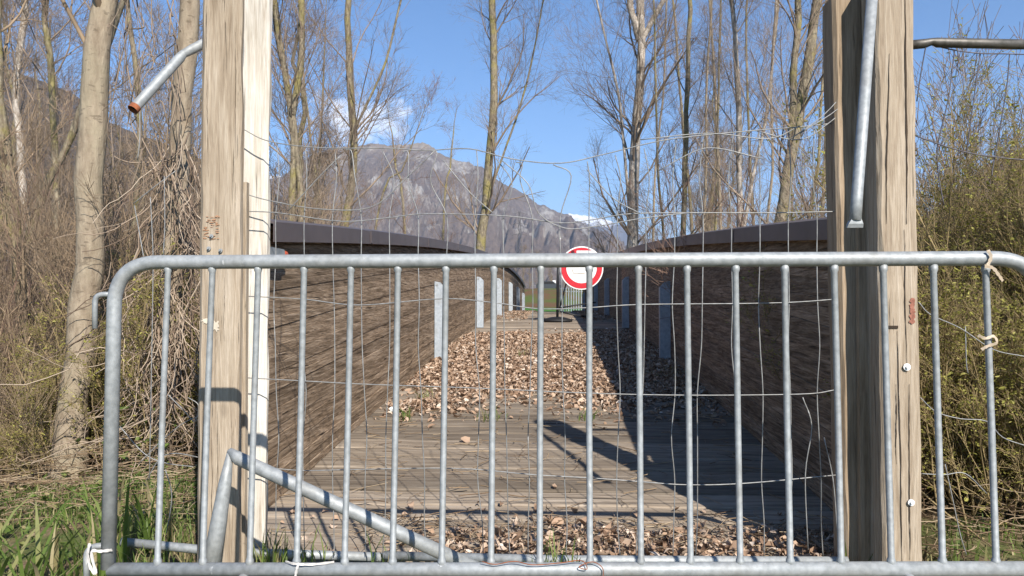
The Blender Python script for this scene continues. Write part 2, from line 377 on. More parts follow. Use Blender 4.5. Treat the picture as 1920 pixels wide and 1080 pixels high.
y = Y0 + pw_ / 2; k = 0
while y < Y1:
    o = link('plank', me_planks[random.randrange(5)], None, bridge); o.location = (0, y, deck_z(y) + random.uniform(-.004, .004))
    o.rotation_euler = (math.atan(-2 * .00199 * (y - 21.3)) + random.uniform(-.012, .012), random.uniform(-.003, .003), random.uniform(-.004, .004)); y += pw_
TOP = 1.25; NL = 32; LH = .0415; SEG = 26
def sweep_y(profile, y0, y1, seg, zfun, jit=0.0):
    rings = []
    for k in range(seg + 1):
        yy = y0 + (y1 - y0) * k / seg; z = zfun(yy); jx = random.uniform(-jit, jit)
        rings.append([(px + jx, yy, pz + z) for px, pz in profile])
    return MB().ring_extrude(rings)
for side, X, YW in ((-1, XL, 3.42), (1, XR, 2.84)):
    core = sweep_y([(X + side * .018, -.1), (X + side * .018, TOP - .03), (X + side * .038, TOP - .03), (X + side * .038, -.1)], YW + .01, Y1 - .01, SEG, deck_z)
    beam = core.build('side_beam', M_LAM, bridge)
    for q in range(NL):
        z0 = -.08 + q * LH; off = random.uniform(-.0035, .0035); c = .002; xi = X + side * off; xo = X + side * ((.15 if side < 0 else .050) + random.uniform(-.003, .003)); hh = LH + .0003
        prof = [(xi, z0 + c), (xi, z0 + hh - c), (xi + side * c, z0 + hh), (xo, z0 + hh), (xo, z0), (xi + side * c, z0)]
        if side < 0: prof = prof[::-1]
        l = sweep_y(prof, YW + random.uniform(-.004, .004), Y1 + random.uniform(-.01, .01), SEG, deck_z, .0012); l.build('lamella', M_LAM, beam)
    xa, xb = X - side * .055, X + side * (.165 if side < 0 else .082)
    prof = [(xa, TOP - .075), (xa, TOP + .012), (X + side * .03, TOP + .03), (xb, TOP + .012), (xb, TOP - .075), (xb - side * .006, TOP - .075), (xb - side * .006, TOP + .004), (X + side * .03, TOP + .022), (xa + side * .006, TOP + .004), (xa + side * .006, TOP - .075)]
    if side > 0: prof = prof[::-1]
    cap = sweep_y(prof, YW + (-.03 if side < 0 else .11), Y1 + .03, 48, deck_z).build('metal_cap', M_CAP, bridge)
    for yj in np.arange(5.2, 33, 2.4):
        zj = deck_z(yj) + TOP; s_ = MB().box(min(xa, xa - side * .004), max(xa, xa - side * .004), yj, yj + .05, zj - .07, zj + .008); s_.build('cap_seam', M_CAP, cap)
    yb = 8.33
    while yb < 33:
        zb = deck_z(yb) + .003; s = -side; wd = .115; b = MB()
        x0, x1 = X + s * .008, X + s * wd
        pr = [(x0, zb), (x1, zb), (x1, zb + .765), (X + s * .065, zb + .815), (x0, zb + .825)]
        if s < 0: pr = pr[::-1]
        b.ring_extrude([[(p, yb + d, q) for p, q in pr[::-1]] for d in (0, .014)])
        b.box(min(x1 - s * .01, x1), max(x1 - s * .01, x1), yb + .0145, yb + .09, zb, zb + .76)
        o = b.build('steel_bracket', M_GALV2, bridge)
        bl = MB(); bl.tube([(X + s * .035, yb - .008, zb + .79), (X + s * .035, yb + .0, zb + .79)], .012, 8); bl.build('bolt', M_GALV, o)
        yb += 4.57

# ------------------------------------------------------------------ gate posts
def beam_mesh(pts_bottom, pts_top, nseg, jit, ch=.012, seed=0):
    """four-cornered sawn post; corners given bottom and top, chamfered, slightly uneven"""
    rings = []
    for k in range(nseg + 1):
        t = k / nseg; c = [Vector(a) * (1 - t) + Vector(b) * t for a, b in zip(pts_bottom, pts_top)]; cen = sum(c, Vector()) / 4; r = []
        for j in range(4):
            a, p, n = c[(j - 1) % 4], c[j], c[(j + 1) % 4]
            for q in (a, n):
                v = p + (q - p).normalized() * (ch * (1 + .8 * mnoise.noise(Vector((j * 3.1 + seed, k * .2, seed)))))
                v += (p - cen).normalized() * jit * mnoise.noise(Vector((seed * 2.3 + j, k * .16, 4.2))); r.append(v)
        rings.append(r)
    return MB().ring_extrude(rings)
def post(name, pxl, pxr, pyb, yf, depth, z0, z1, mat, label, jit=.004, ch=.012, seed=1, lean=0.0):
    a = P(pxl[0], 300, yf); b = P(pxr[0], 300, yf); a2 = P(pxl[1], 300, yf); b2 = P(pxr[1], 300, yf)     # [0] top of frame, [1] bottom of frame
    bt = [(a2.x, yf, z0), (b2.x, yf, z0), (b2.x, yf + depth, z0), (a2.x, yf + depth, z0)]
    tp = [(a.x, yf + lean, z1), (b.x, yf + lean, z1), (b.x, yf + depth + lean, z1), (a.x, yf + depth + lean, z1)]
    o = beam_mesh(bt, tp, 60, jit, ch, seed).build(name, mat); return tag(o, label, 'post')
tanL = post('timber_post', (376, 371), (450, 449), 1050, 2.72, .045, -.12, 2.06, M_TAN, 'tan sawn timber post with rusty stamp beside the whitened post', seed=1)
whL = post('timber_post', (446, 452), (502, 499), 1000, 2.975, .05, -.02, 2.2, M_WHITE, 'bleached white timber post at the left beam end', jit=.008, ch=.016, seed=5)
bat = MB(); aL, bL = P(449.5, 800, 2.86), P(460, 800, 2.86); bat.box(aL.x, bL.x, 2.86, 2.885, .0, P(0, 345, 2.86).z)
tag(bat.build('timber_batten', M_TAN), 'thin tan batten between the tan and the whitened post', 'batten')
tanR = post('timber_post', (1643, 1652), (1716, 1727), 1060, 2.72, .13, -.12, 2.06, M_TAN, 'tan sawn timber post with white washers, beside the willow thicket', seed=9)
bkR = post('timber_post', (1563, 1580), (1652, 1652), 1000, 2.862, .12, -.12, 2.03, M_BACK, 'shaded timber post at the right beam end behind the hanging tube', jit=.004, ch=.012, seed=13)
sh = MB(); aR, bR = P(1612, 800, 2.83), P(1640, 800, 2.83); sh.box(aR.x, bR.x, 2.83, 2.858, -.05, P(0, 300, 2.83).z)
tag(sh.build('timber_batten', M_BACK), 'short brown board in the shadow between the right posts', 'batten')
def fixing(px, py, y, r, mat, par, name='washer'):
    p = P(px, py, y); b = MB(); b.tube([p, p + Vector((0, -.004, 0))], r, 12); b.tube([p + Vector((0, -.004, 0)), p + Vector((0, -.011, 0))], r * .45, 6); return b.build(name, mat, par)
fixing(1708, 942, 2.716, .011, M_SWHITE, tanR); fixing(1700, 688, 2.716, .012, M_SWHITE, tanR)
for px, py in ((397, 443), (392, 466), (414, 470)): fixing(px, py, 2.716, .007, M_GALV, tanL, 'screw')

def flake(par, name, mat, px, py, y, wx, wy, n=14, th=.0012, rough=.35):
    c = P(px, py, y); k = y / F; pts = []
    for j in range(n):
        a = j * 2 * math.pi / n; f = 1 + rough * random.uniform(-1, .6); pts.append((c.x + math.cos(a) * wx * k * f, c.z + math.sin(a) * wy * k * f))
    return MB().add([(x, c.y, z) for x, z in pts], [tuple(range(n))]).build(name, mat, par)
def check(par, px0, py0, px1, py1, y, w=.0016, mat=None):
    n = 26; L_ = []; R_ = []; dx = 0
    for k in range(n + 1):
        t = k / n; dx += random.uniform(-.0012, .0012); c = P(px0 + (px1 - px0) * t, py0 + (py1 - py0) * t, y); ww = w * (.35 + math.sin(min(max(t, .03), .97) * math.pi)) * random.uniform(.6, 1.2)
        L_.append((c.x + dx - ww, c.z)); R_.append((c.x + dx + ww, c.z))
    pr = L_ + R_[::-1]; b = MB(); V = [(x, y, z) for x, z in L_] + [(x, y, z) for x, z in R_]; m_ = n + 1
    return b.add(V, [(k, k + m_, k + 1 + m_, k + 1) for k in range(n)]).build('drying_crack', mat or M_CRACK, par)
M_CRACK = plain('crack_shadow_wood', (.045, .032, .022), .95); M_OCHRE = plain('rust_paint', (.34, .19, .11), .9, 0, .3, 80); M_SMEAR = plain('plaster_smear', (.54, .47, .375), .9, 0, .12, 40); M_STAMP = plain('red_stamp_ink', (.27, .115, .08), .9, 0, .3, 90)
yf = 2.72 - .0025
for k in range(46): flake(tanL, 'rust_mark', M_OCHRE, random.uniform(380, 411), 406 + 5.2 * (k % 9) + random.uniform(-1.5, 1.5), yf - .00004 * k, random.uniform(1.5, 5), random.uniform(.6, 1.5), 8, .0008)
for px, py, wx, wy in ((386, 602, 9, 5), (404, 612, 8, 10), (396, 604, 7, 6)): flake(tanL, 'plaster_smear', M_SMEAR, px, py, yf - .0003 * (px % 3), wx, wy, 30, .0012, .5)
for q in range(5): flake(tanR, 'ink_stamp', M_STAMP, 1711 + random.uniform(-.6, .6), 564 + q * 9.6, yf - .0001 * q, 5.0, 5.6, 22, .001, .3)
for a_ in ((1697, -30, 1701, 420, .0024), (1696, 430, 1700, 700, .0013), (1683, 620, 1688, 1060, .0018), (1705, 720, 1708, 1050, .0015), (1668, 100, 1664, 420, .0018), (1680, 720, 1682, 870, .0012)): check(tanR, *a_[:4], yf, a_[4])
for a_ in ((388, 120, 390, 330, .0006), (441, 60, 441, 300, .0007), (421, 520, 421, 640, .0006), (397, 800, 398, 1040, .0008)): check(tanL, *a_[:4], yf, a_[4])
MB().box(P(1664, 611, yf).x, P(1684, 611, yf).x, yf - .001, yf + .002, P(0, 613, yf).z, P(0, 608, yf).z).build('saw_cut', M_CRACK, tanR)

# ------------------------------------------------------------------ crowd barrier
YT, YB = 2.172, 2.128
def bp(px, py):          # a point of the slightly leaning barrier plane
    t = (py - 490) / (1068 - 490); return P(px, py, YT + (YB - YT) * t)
bar = tag(empty('crowd_barrier', (0, 2.15, 0)), 'galvanised steel crowd barrier with round bars blocking the bridge', 'barrier')
path = fillet([bp(203, 1066), bp(216, 492), bp(1952, 484), bp(1966, 1066)], .125, 12)
MB().tube(path, .0195, 16).build('frame', M_GALV, bar, True)
MB().tube([bp(205, 1068), bp(960, 1068), bp(1965, 1066)], .0185, 16).build('bottom_rail', M_GALV, bar, True)
for xt in (315, 398, 484, 570, 658, 746, 836, 926, 1014, 1105, 1197, 1288, 1379, 1471, 1564, 1656, 1750, 1848):
    xb = 950 + (xt - 955) * 1.0225 + 7 * (1 if xt > 900 else 0) * min(1, (xt - 900) / 300) * .6
    MB().tube([bp(xt, 496), bp(xt, 507), bp(xt + .1, 511), bp((xt + xb) / 2 + random.uniform(-1, 1), 780), bp(xb, 1045), bp(xb, 1050), bp(xb, 1062)], [.0115, .011, .0085, .0085, .0085, .0112, .0125], 10).build('bar', M_GALV, bar, True)
MB().tube(fillet([bp(212, 552), bp(178, 552), bp(178, 616)], .03, 6), .0075, 10).build('hook', M_GALV, bar, True)
MB().tube(fillet([bp(205, 1022), bp(162, 1026), bp(163, 1100)], .03, 6), .0085, 10).build('hook', M_GALV, bar, True)
for px in (460, 1700):
    c = bp(px, 1068); MB().tube(fillet([c + Vector((0, -.30, -.215)), c + Vector((0, -.27, -.205)), c + Vector((0, -.015, -.012)), c + Vector((0, .02, -.03)), c + Vector((0, .30, -.205)), c + Vector((0, .33, -.215))], .04, 5), .013, 10).build('foot', M_GALV, bar, True)
def ribbon(name, pts, wd, mat, label, cat='tape', nrm=Vector((0, 0, 1))):
    q = [Vector(p) for p in smooth_line(pts, 5)]; b = MB(); V = []; fs = []
    for k, p in enumerate(q):
        t = (q[min(k + 1, len(q) - 1)] - q[max(k - 1, 0)]).normalized(); s = t.cross(Vector((math.sin(k * .35) * .5, 1, math.cos(k * .4) * .4))).normalized() * wd * .45 * (1 + .25 * math.sin(k * 2.1))
        n = t.cross(s).normalized() * .0012; V += [p - s + n, p + s + n, p + s - n, p - s - n]
    for k in range(len(q) - 1):
        for j in range(4): fs.append((k * 4 + j, k * 4 + (j + 1) % 4, k * 4 + 4 + (j + 1) % 4, k * 4 + 4 + j))
    return tag(b.add(V, fs).build(name, mat, None, False), label, cat)
fr = Vector((0, -.024, 0))
ribbon('tape_knot', [bp(1843, 470) + fr, bp(1848, 483) + fr * 1.1, bp(1843, 497) + fr, bp(1838, 500) + fr, bp(1852, 503) + fr, bp(1862, 515) + fr, bp(1874, 527) + fr * .6], .0085, M_CREAM, 'cream tape knotted round the top rail of the barrier')
ribbon('tape_knot', [bp(1828, 628) + fr * .6, bp(1842, 634) + fr * .7, bp(1856, 630) + fr * .7, bp(1863, 642) + fr * .6, bp(1846, 648) + fr * .7, bp(1836, 655) + fr * .5], .008, M_CREAM, 'cream tape tied halfway up a barrier bar')
ribbon('tape_knot', [bp(178, 1014) + fr, bp(174, 1035) + fr, bp(180, 1060) + fr, bp(190, 1068) + fr * 1.1, bp(182, 1030) + fr * 1.1, bp(200, 1028) + fr * 1.1, bp(219, 1026) + fr], .008, M_TAPE, 'white tape looped round the barrier upright above the grass')
ribbon('tape_strip', [bp(538, 1051) + fr * .4, bp(560, 1052) + fr, bp(590, 1054) + fr * .8, bp(628, 1052) + fr * .3], .006, M_TAPE, 'white tape lying along the bottom rail of the barrier')
ribbon('tape_knot', [bp(566, 1050) + fr, bp(562, 1062) + fr * 1.1, bp(559, 1078) + fr, bp(556, 1090) + fr], .007, M_TAPE, 'white tape tied round the bottom rail under a bar')

tw_ = [bp(905, 1048) + fr * .9, bp(930, 1052) + fr * 1.1, bp(965, 1047) + fr * 1.0, bp(1000, 1053) + fr * 1.1, bp(1050, 1050) + fr, bp(1090, 1046) + fr * .9, bp(1100, 1060) + fr * 1.2, bp(1085, 1056) + fr * 1.2, bp(1110, 1048) + fr, bp(1128, 1058) + fr * 1.1, bp(1130, 1076) + fr]
tag(MB().tube([Vector(v) for v in smooth_line(tw_, 5)], .0013, 6).build('tie_wire', M_RUST, None, True), 'rusty tie wire twisted along the bottom rail of the barrier', 'wire')

# ------------------------------------------------------------------ broken mesh fence between the posts
YM = 2.90
fence = tag(empty('mesh_fence', (0, YM, 0)), 'broken wire mesh fence panel with bent wires stretched between the posts', 'fence')
def wire(pts, y, mat=M_WIRE, r=.0020, par=None, n=5, name='wire'):
    q = [P(a, b_, y + random.uniform(-.006, .006)) for a, b_ in pts]; b = MB().tube([Vector(v) for v in smooth_line(q, n)], r, 6)
    return b.build(name, mat, par if par is not None else fence, True)
topw = [(452, 240), (505, 265), (600, 277), (730, 278), (800, 282), (880, 279), (960, 298), (1050, 306), (1130, 290), (1250, 262), (1400, 246), (1500, 238), (1590, 228)]
tx, ty = [p[0] for p in topw], [p[1] for p in topw]
wire(topw, YM)
wire([(452, 396), (520, 399), (640, 415), (730, 408), (800, 401), (950, 405), (1050, 418), (1110, 412), (1180, 401), (1300, 399), (1450, 399), (1592, 396)], YM - .01)
wire([(455, 362), (505, 376), (600, 392), (697, 388), (760, 335), (816, 282)], YM - .015)
wire([(940, 300), (990, 345), (1010, 400), (1060, 428), (1120, 424), (1200, 410), (1290, 399)], YM - .015)
wire([(455, 555), (570, 561), (675, 572), (830, 560), (930, 568), (1010, 579), (1100, 577), (1200, 571), (1400, 569), (1500, 566), (1588, 559)], YM - .008)
wire([(455, 708), (600, 716), (700, 721), (900, 728), (1100, 737), (1290, 741), (1500, 739), (1560, 732), (1594, 724)], YM - .008)
wire([(455, 872), (560, 882), (640, 881), (850, 878), (1000, 890), (1120, 897), (1200, 903), (1290, 909), (1400, 906), (1575, 890)], YM - .008, r=.0022)
hooks = {3: (-12, 330), 4: (8, 335), 5: (-18, 345), 6: (-30, 340), 8: (16, 345), 9: (-22, 340), 10: (20, 330)}
for k in range(20):
    x = 517 + 53.4 * k; yt = np.interp(x, tx, ty) + (3 if k in hooks else random.uniform(-2, 10)); pts = []
    if k in hooks:
        dx, hy = hooks[k]; pts = [(x - 30, yt), (x - 18, yt + 4), (x + dx, hy)] if dx < 0 or k % 2 else [(x - 14, yt), (x + dx, hy)]
    else: pts = [(x + random.uniform(-5, 5), yt), (x + random.uniform(-9, 9), 335)]
    drift = random.uniform(-14, 12)
    for yy, s in ((405, .0), (480, .0), (570, .1), (650, .35), (735, .6), (820, .9), (900, .8), (980, 1.1), (1042, 1.2)):
        pts.append((x + drift * s + random.uniform(-4, 4) * (s > 0), yy))
    wire(pts, YM)
for pts in ([(540, 395), (600, 330), (640, 290)], [(830, 300), (880, 360), (925, 400)], [(1100, 318), (1150, 372), (1200, 400)], [(1480, 262), (1545, 215), (1612, 140)], [(1500, 250), (1570, 205), (1608, 160)],
            [(1420, 246), (1500, 262), (1560, 226), (1632, 165)], [(1200, 262), (1330, 250), (1440, 260), (1500, 236)], [(1235, 320), (1300, 285), (1345, 278), (1430, 298)], [(1545, 820), (1562, 900), (1570, 1000)], [(1505, 745), (1522, 800), (1510, 890), (1515, 1030)]):
    wire(pts, YM - .03)
kn = [P(1290 + 5 * math.sin(k * 1.9), 733 + k * 2.4, YM - .02 + .006 * math.cos(k * 1.9)) for k in range(11)]
MB().tube([Vector(v) for v in smooth_line(kn, 4)], .0022, 6).build('wire_twist', M_GALV, fence, True)
# frame tubes of the broken panel
MB().tube([P(228, 1016, 2.925), P(372, 1030, 2.925), P(460, 1036, 2.925), P(760, 1046, 2.925)], .0165, 12).build('bottom_tube', M_GALV, fence, True)
MB().tube([P(720, 1042, 2.90), P(1050, 1050, 2.86), P(1590, 1053, 2.80)], .0165, 12).build('bottom_tube', M_GALV, fence, True)
# bent tube: left leg, apex, long leg
bt = tag(empty('bent_tube', (-1, 2.45, 0)), 'bent galvanised tube forming a pointed angle in front of the tan post', 'tube')
A0, A1, A2 = P(390, 1098, 2.46), P(431, 852, 2.50), P(905, 1072, 2.42)
d = (A2 - A1).normalized()
MB().tube([A1 + Vector((-.004, .004, .012)), A1 + d * .03, A1 + d * .25, A2], [.010, .0215, .0215, .0215], 14).build('long_leg', M_GALV, bt, True)
d0 = (A0 - A1).normalized()
MB().tube([A1 + Vector((0, .004, .012)), A1 + d0 * .09, A1 + d0 * .22, A0], [.009, .020, .025, .030], 14).build('short_leg', M_GALV, bt, True)
# stub at the left post
st = tag(empty('broken_tube', (-1.4, 2.8, 0)), 'kinked steel tube stub with rusty open end sticking out behind the tan post', 'tube')
S0, S1, S2 = P(249, 206, 2.62), P(344, 101, 2.78), P(400, 72, 2.86)
sd = (S1 - S0).normalized()
MB().tube([S0 + sd * .012, S0 + sd * .06, S1 - sd * .02], .0175, 14, False).build('tube_arm', M_GALV, st, True)
MB().tube([S1 - sd * .022, S1, S1 + (S2 - S1) * .3, S2], [.0175, .0145, .017, .0172], 14, False).build('tube_arm', M_GALV, st, True)
MB().tube([S0, S0 + sd * .018], .0182, 14, False).build('rusty_collar', M_RUST, st, True)
MB().tube([S0 + sd * .012, S0 + sd * .02], .0165, 14, True).build('bore_shade', M_BLACK, st)  # black disc painted in for the shade inside the open tube end
# hanging tube at the right posts
H0, H1 = P(1640, -70, 2.62), P(1603, 420, 2.50); hd = (H1 - H0).normalized()
ht = tag(empty('hanging_tube', H0), 'galvanised tube hanging from the right post top with a flattened lower end', 'tube')
MB().tube([H0, H0 + (H1 - H0) * .9, H1 - hd * .01], [.0175, .0175, .0185], 14).build('tube_shaft', M_GALV, ht, True)
MB().ring_extrude([[H1 + Vector((x * a, yy * a2, 0)) + hd * zz for x, yy in ((-1, -1), (1, -1), (1, 1), (-1, 1))] for zz, a, a2 in ((-.02, .012, .012), (0, .022, .01), (.012, .024, .004))]).build('flattened_end', M_GALV, ht)
# fence to the right of the posts
f2 = tag(empty('mesh_fence', (2, 2.86, 0)), 'crimped dark top tube with loose sagging wires beside the right post', 'fence')
T0, T1, T2 = P(1700, 85, 2.88), P(1752, 80, 2.88), P(2050, 86, 2.88)
MB().tube([T0, T0 + (T1 - T0) * .65, T1 + Vector((-.008, 0, .004)), T1 + Vector((.01, 0, 0)), T2], [.0165, .0165, .0125, .0175, .0175], 14).build('top_tube', M_DTUBE, f2, True)
for pts in ([(1738, 76), (1728, 130), (1719, 190)], [(1790, 93), (1782, 160), (1775, 200), (1758, 275), (1760, 330), (1770, 385)], [(1838, 101), (1828, 170), (1818, 245), (1811, 295)], [(1893, 102), (1888, 160), (1875, 240), (1862, 312), (1860, 330)],
            [(1745, 84), (1790, 94), (1838, 100), (1893, 101), (1960, 104)], [(1715, 254), (1760, 270), (1810, 285), (1870, 295), (1960, 303)]):
    wire(pts, 2.88, M_DWIRE, .0021, f2)
for pts in ([(1722, 566), (1745, 590), (1800, 615), (1862, 655), (1920, 668), (1980, 680)], [(1725, 745), (1755, 772), (1800, 785), (1850, 790), (1880, 820), (1930, 838)], [(1725, 888), (1770, 890), (1810, 888), (1850, 925)], [(1810, 612), (1812, 680), (1815, 700)], [(1772, 870), (1785, 930), (1800, 1000), (1812, 1040)]):
    wire(pts, 2.88, M_WIRE, .0018, f2)
# loose wires left of the posts
f3 = tag(empty('mesh_fence', (-1.6, 2.85, 0)), 'loose fence wires hanging and looping left of the tan post', 'fence')
for pts in ([(252, 385), (262, 440), (270, 486)], [(282, 370), (285, 430), (287, 500), (284, 700), (280, 900)], [(308, 330), (309, 420), (306, 480)], [(262, 210), (262, 260), (258, 300)], [(330, 320), (290, 350), (250, 382)],
            [(225, 800), (270, 850), (310, 868), (362, 875)], [(275, 900), (300, 860), (330, 850), (375, 858)], [(315, 740), (345, 770), (365, 790), (372, 760), (352, 745)], [(260, 870), (310, 820), (360, 785), (420, 775), (445, 772)], [(310, 880), (322, 930), (312, 1000)]):
    wire(pts, 2.84, M_WIRE, .0018, f3)

# ------------------------------------------------------------------ sign and its stand on the bridge
YS = 14.6; zd = deck_z(YS)
stand = tag(empty('sign_stand', (.06, YS, zd)), 'black tube stand in a rubber foot standing on the bridge deck', 'stand')
def tb(pts, r, name, mat=M_BPIPE, n=8): return MB().tube(pts, r, n).build(name, mat, stand, True)
p0 = P(1045, 606, YS); tb([(p0.x, YS, zd + .02), (p0.x + .01, YS, zd + .8), (p0.x + .02, YS + .02, zd + 1.12)], .024, 'upright')
p1 = P(1101, 600, YS + .15); tb([(p1.x, YS + .15, zd + .06), (p1.x - .01, YS + .1, zd + .95), (p1.x - .06, YS + .07, zd + 1.25)], .034, 'upright')
tb([P(1049, 580, YS), P(1062, 530, YS + .02), P(1068, 500, YS + .05)], .014, 'brace')
tb([P(1047, 578, YS), P(1075, 573, YS), P(1117, 567, YS + .1)], .013, 'cross_bar'); tb([P(1050, 584, YS), P(1075, 590, YS), P(1100, 594, YS + .1)], .016, 'cross_bar')
b = MB(); rings = []
for rr, z in ((.26, 0), (.26, .03), (.22, .055), (.10, .085), (.04, .09)): rings.append([(p0.x + rr * math.cos(a) * 1.05, YS + rr * math.sin(a) * .7, zd + .006 + z) for a in np.linspace(0, 2 * np.pi, 20, endpoint=False)])
b.ring_extrude(rings).build('rubber_foot', M_BLACK, stand, True)
sc_ = P(1090.5, 502.5, YS - .03); sr = 40.5 / F * YS
sign = tag(empty('road_sign', sc_), 'round prohibition sign with red ring and worn white centre', 'sign')
def disc(r0, r1, y0, y1, n=48):
    b = MB(); rings = []
    for rr, yy in ((r0, y1), (r1, y1), (r1, y0), (r0, y0)): rings.append([(sc_.x + rr * math.cos(a), sc_.y + yy, sc_.z + rr * math.sin(a)) for a in np.linspace(0, 2 * np.pi, n, endpoint=False)])
    rings.append(rings[0])
    return b.ring_extrude(rings, False)
disc(.001, sr, .0, .012).build('plate', M_SWHITE, sign); disc(sr * .70, sr * .945, -.006, .001).build('red_ring', M_RED, sign)
MB().box(sc_.x - .09, sc_.x + .24, sc_.y - .010, sc_.y - .0065, sc_.z + sr * .60, sc_.z + sr * .80).build('sticker', M_SWHITE, sign)
MB().tube([(sc_.x - .13, sc_.y - .009, sc_.z + sr * .78), (sc_.x - .18, sc_.y - .009, sc_.z + sr * .80), (sc_.x - .19, sc_.y - .009, sc_.z + sr * .74), (sc_.x - .13, sc_.y - .009, sc_.z + sr * .70), (sc_.x - .14, sc_.y - .009, sc_.z + sr * .63), (sc_.x - .20, sc_.y - .009, sc_.z + sr * .62)], .009, 6).build('scrawl', M_BPIPE, sign)
MB().tube([(sc_.x - .17, sc_.y - .003, sc_.z - .02), (sc_.x - .15, sc_.y - .003, sc_.z - .09), (sc_.x + .06, sc_.y - .003, sc_.z - .10)], .006, 6).build('scratch', plain('sign_stain', (.40, .34, .25)), sign)
tb([(sc_.x, sc_.y + .012, sc_.z), (p1.x - .05, YS + .08, sc_.z - .05)], .012, 'clamp')
# little warning lamp tucked under the left cap
lp = P(528, 470, 3.25); lx = XL + .008
lamp = tag(empty('warning_lamp', (lx, 3.2, lp.z)), 'small grey box lamp with orange cap under the left wall cap', 'lamp')
q = lp.z
rb = MB(); rb.ring_extrude([[(lx + .005, yy, q - h_), (lx + .05, yy, q - h_), (lx + .05, yy, q + h_), (lx + .005, yy, q + h_)] for yy, h_ in ((3.30, .014), (3.32, .022), (3.50, .022), (3.515, .016))]).build('housing', M_GREYP, lamp)
MB().tube([(lx + .03, 3.515, q), (lx + .03, 3.53, q + .002), (lx + .03, 3.575, q + .004), (lx + .03, 3.60, q + .004)], [.012, .018, .016, .007], 10).build('lens_cap', M_ORANGE, lamp, True)

# ------------------------------------------------------------------ far end: gate, vehicle, pylon
gate = tag(empty('picket_gate', (.9, 36.5, .3)), 'grey picket gate in the meadow beyond the far bridge end', 'gate')
g0 = P(1052, 575, 36.5); g1 = P(1128, 575, 36.5); npk = 17
for k in range(npk):
    x = g0.x + (g1.x - g0.x) * k / (npk - 1); MB().tube([(x, 36.5, .36), (x, 36.5, 1.55), (x, 36.5, 1.60)], [.022, .022, .006], 6).build('picket', M_GALV2, gate)
for zz in (.42, 1.42): MB().box(g0.x - .03, g1.x + .03, 36.525, 36.55, zz - .02, zz + .02).build('rail', M_WIRE, gate)
for x in (g0.x - .06, (g0.x + g1.x) / 2 + .1, g1.x + .06): MB().box(x - .03, x + .03, 36.555, 36.62, .25, 1.62).build('gate_post', M_DTUBE, gate)
MB().box(g0.x - .1, g1.x + .1, 36.4, 36.7, .2, .34).build('plinth', plain('concrete', (.32, .30, .28)), gate)
def car(px, y, label, paint):
    c = P(px, 535, y); z0 = float(ground_z(np.array(c.x), np.array(y))); e = tag(empty('parked_car', (c.x, y, z0)), label, 'car')
    pr = [(-2.1, .35), (2.1, .35), (2.1, .8), (1.2, .95), (.6, 1.45), (-1.4, 1.48), (-2.0, 1.0), (-2.12, .8)]
    MB().ring_extrude([[(c.x + a, y + s, z0 + h) for a, h in pr] for s in (-.8, .8)]).build('body', paint, e)
    wp = [(-1.75, 1.0), (.95, 1.0), (.52, 1.38), (-1.35, 1.40)]
    MB().ring_extrude([[(c.x + a, y + s, z0 + h) for a, h in wp] for s in (-.812, -.79)]).build('window', M_BLACK, e)
    for a in (-1.3, 1.3): MB().tube([(c.x + a, y - .83, z0 + .32), (c.x + a, y - .6, z0 + .32)], .32, 14).build('wheel', M_BLACK, e)
car(1030, 128, 'small dark car on the embankment road far beyond the bridge', plain('dark_paint', (.05, .055, .06), .3))
bx_ = P(1039, 530, 140); zz = float(ground_z(np.array(bx_.x), np.array(140.)))
bs = tag(empty('roadside_board', (bx_.x, 140, zz)), 'small white board on posts by the far embankment road', 'sign')
MB().box(bx_.x - .28, bx_.x + .28, 140, 140.04, bx_.z - .4, bx_.z + .4).build('panel', M_SWHITE, bs)
for s in (-.18, .18): MB().tube([(bx_.x + s, 140.06, zz), (bx_.x + s, 140.06, bx_.z)], .03, 6).build('leg', M_DTUBE, bs)
py_ = P(974, 450, 520); pz = float(ground_z(np.array(py_.x), np.array(520.))); ph = P(974, 395, 520).z - pz
pyl = tag(empty('lattice_pylon', (py_.x, 520, pz)), 'thin lattice power pylon standing in front of the mountain', 'pylon'); b = MB()
def pyc(h, j): s = 2.4 * (1 - h) ** 1.2 + .45; return Vector((py_.x + s * (1 if j in (0, 1) else -1), 520 + s * (1 if j in (0, 3) else -1), pz + ph * h))
for j in range(4):
    MB().tube([pyc(h, j) for h in np.linspace(0, 1, 8)], .14, 4).build('leg', M_DTUBE, pyl)
for k in range(10):
    h0, h1 = k / 10, (k + 1) / 10
    for j in range(4): b.tube([pyc(h0, j), pyc(h1, (j + 1) % 4)], .07, 3); b.tube([pyc(h0, (j + 1) % 4), pyc(h1, j)], .07, 3)
b.build('lattice', M_DTUBE, pyl)
for h in (.72, .84, .96): MB().tube([(py_.x - 5, 520, pz + ph * h), (py_.x, 520, pz + ph * (h + .02)), (py_.x + 5, 520, pz + ph * h)], .12, 4).build('cross_arm', M_DTUBE, pyl)

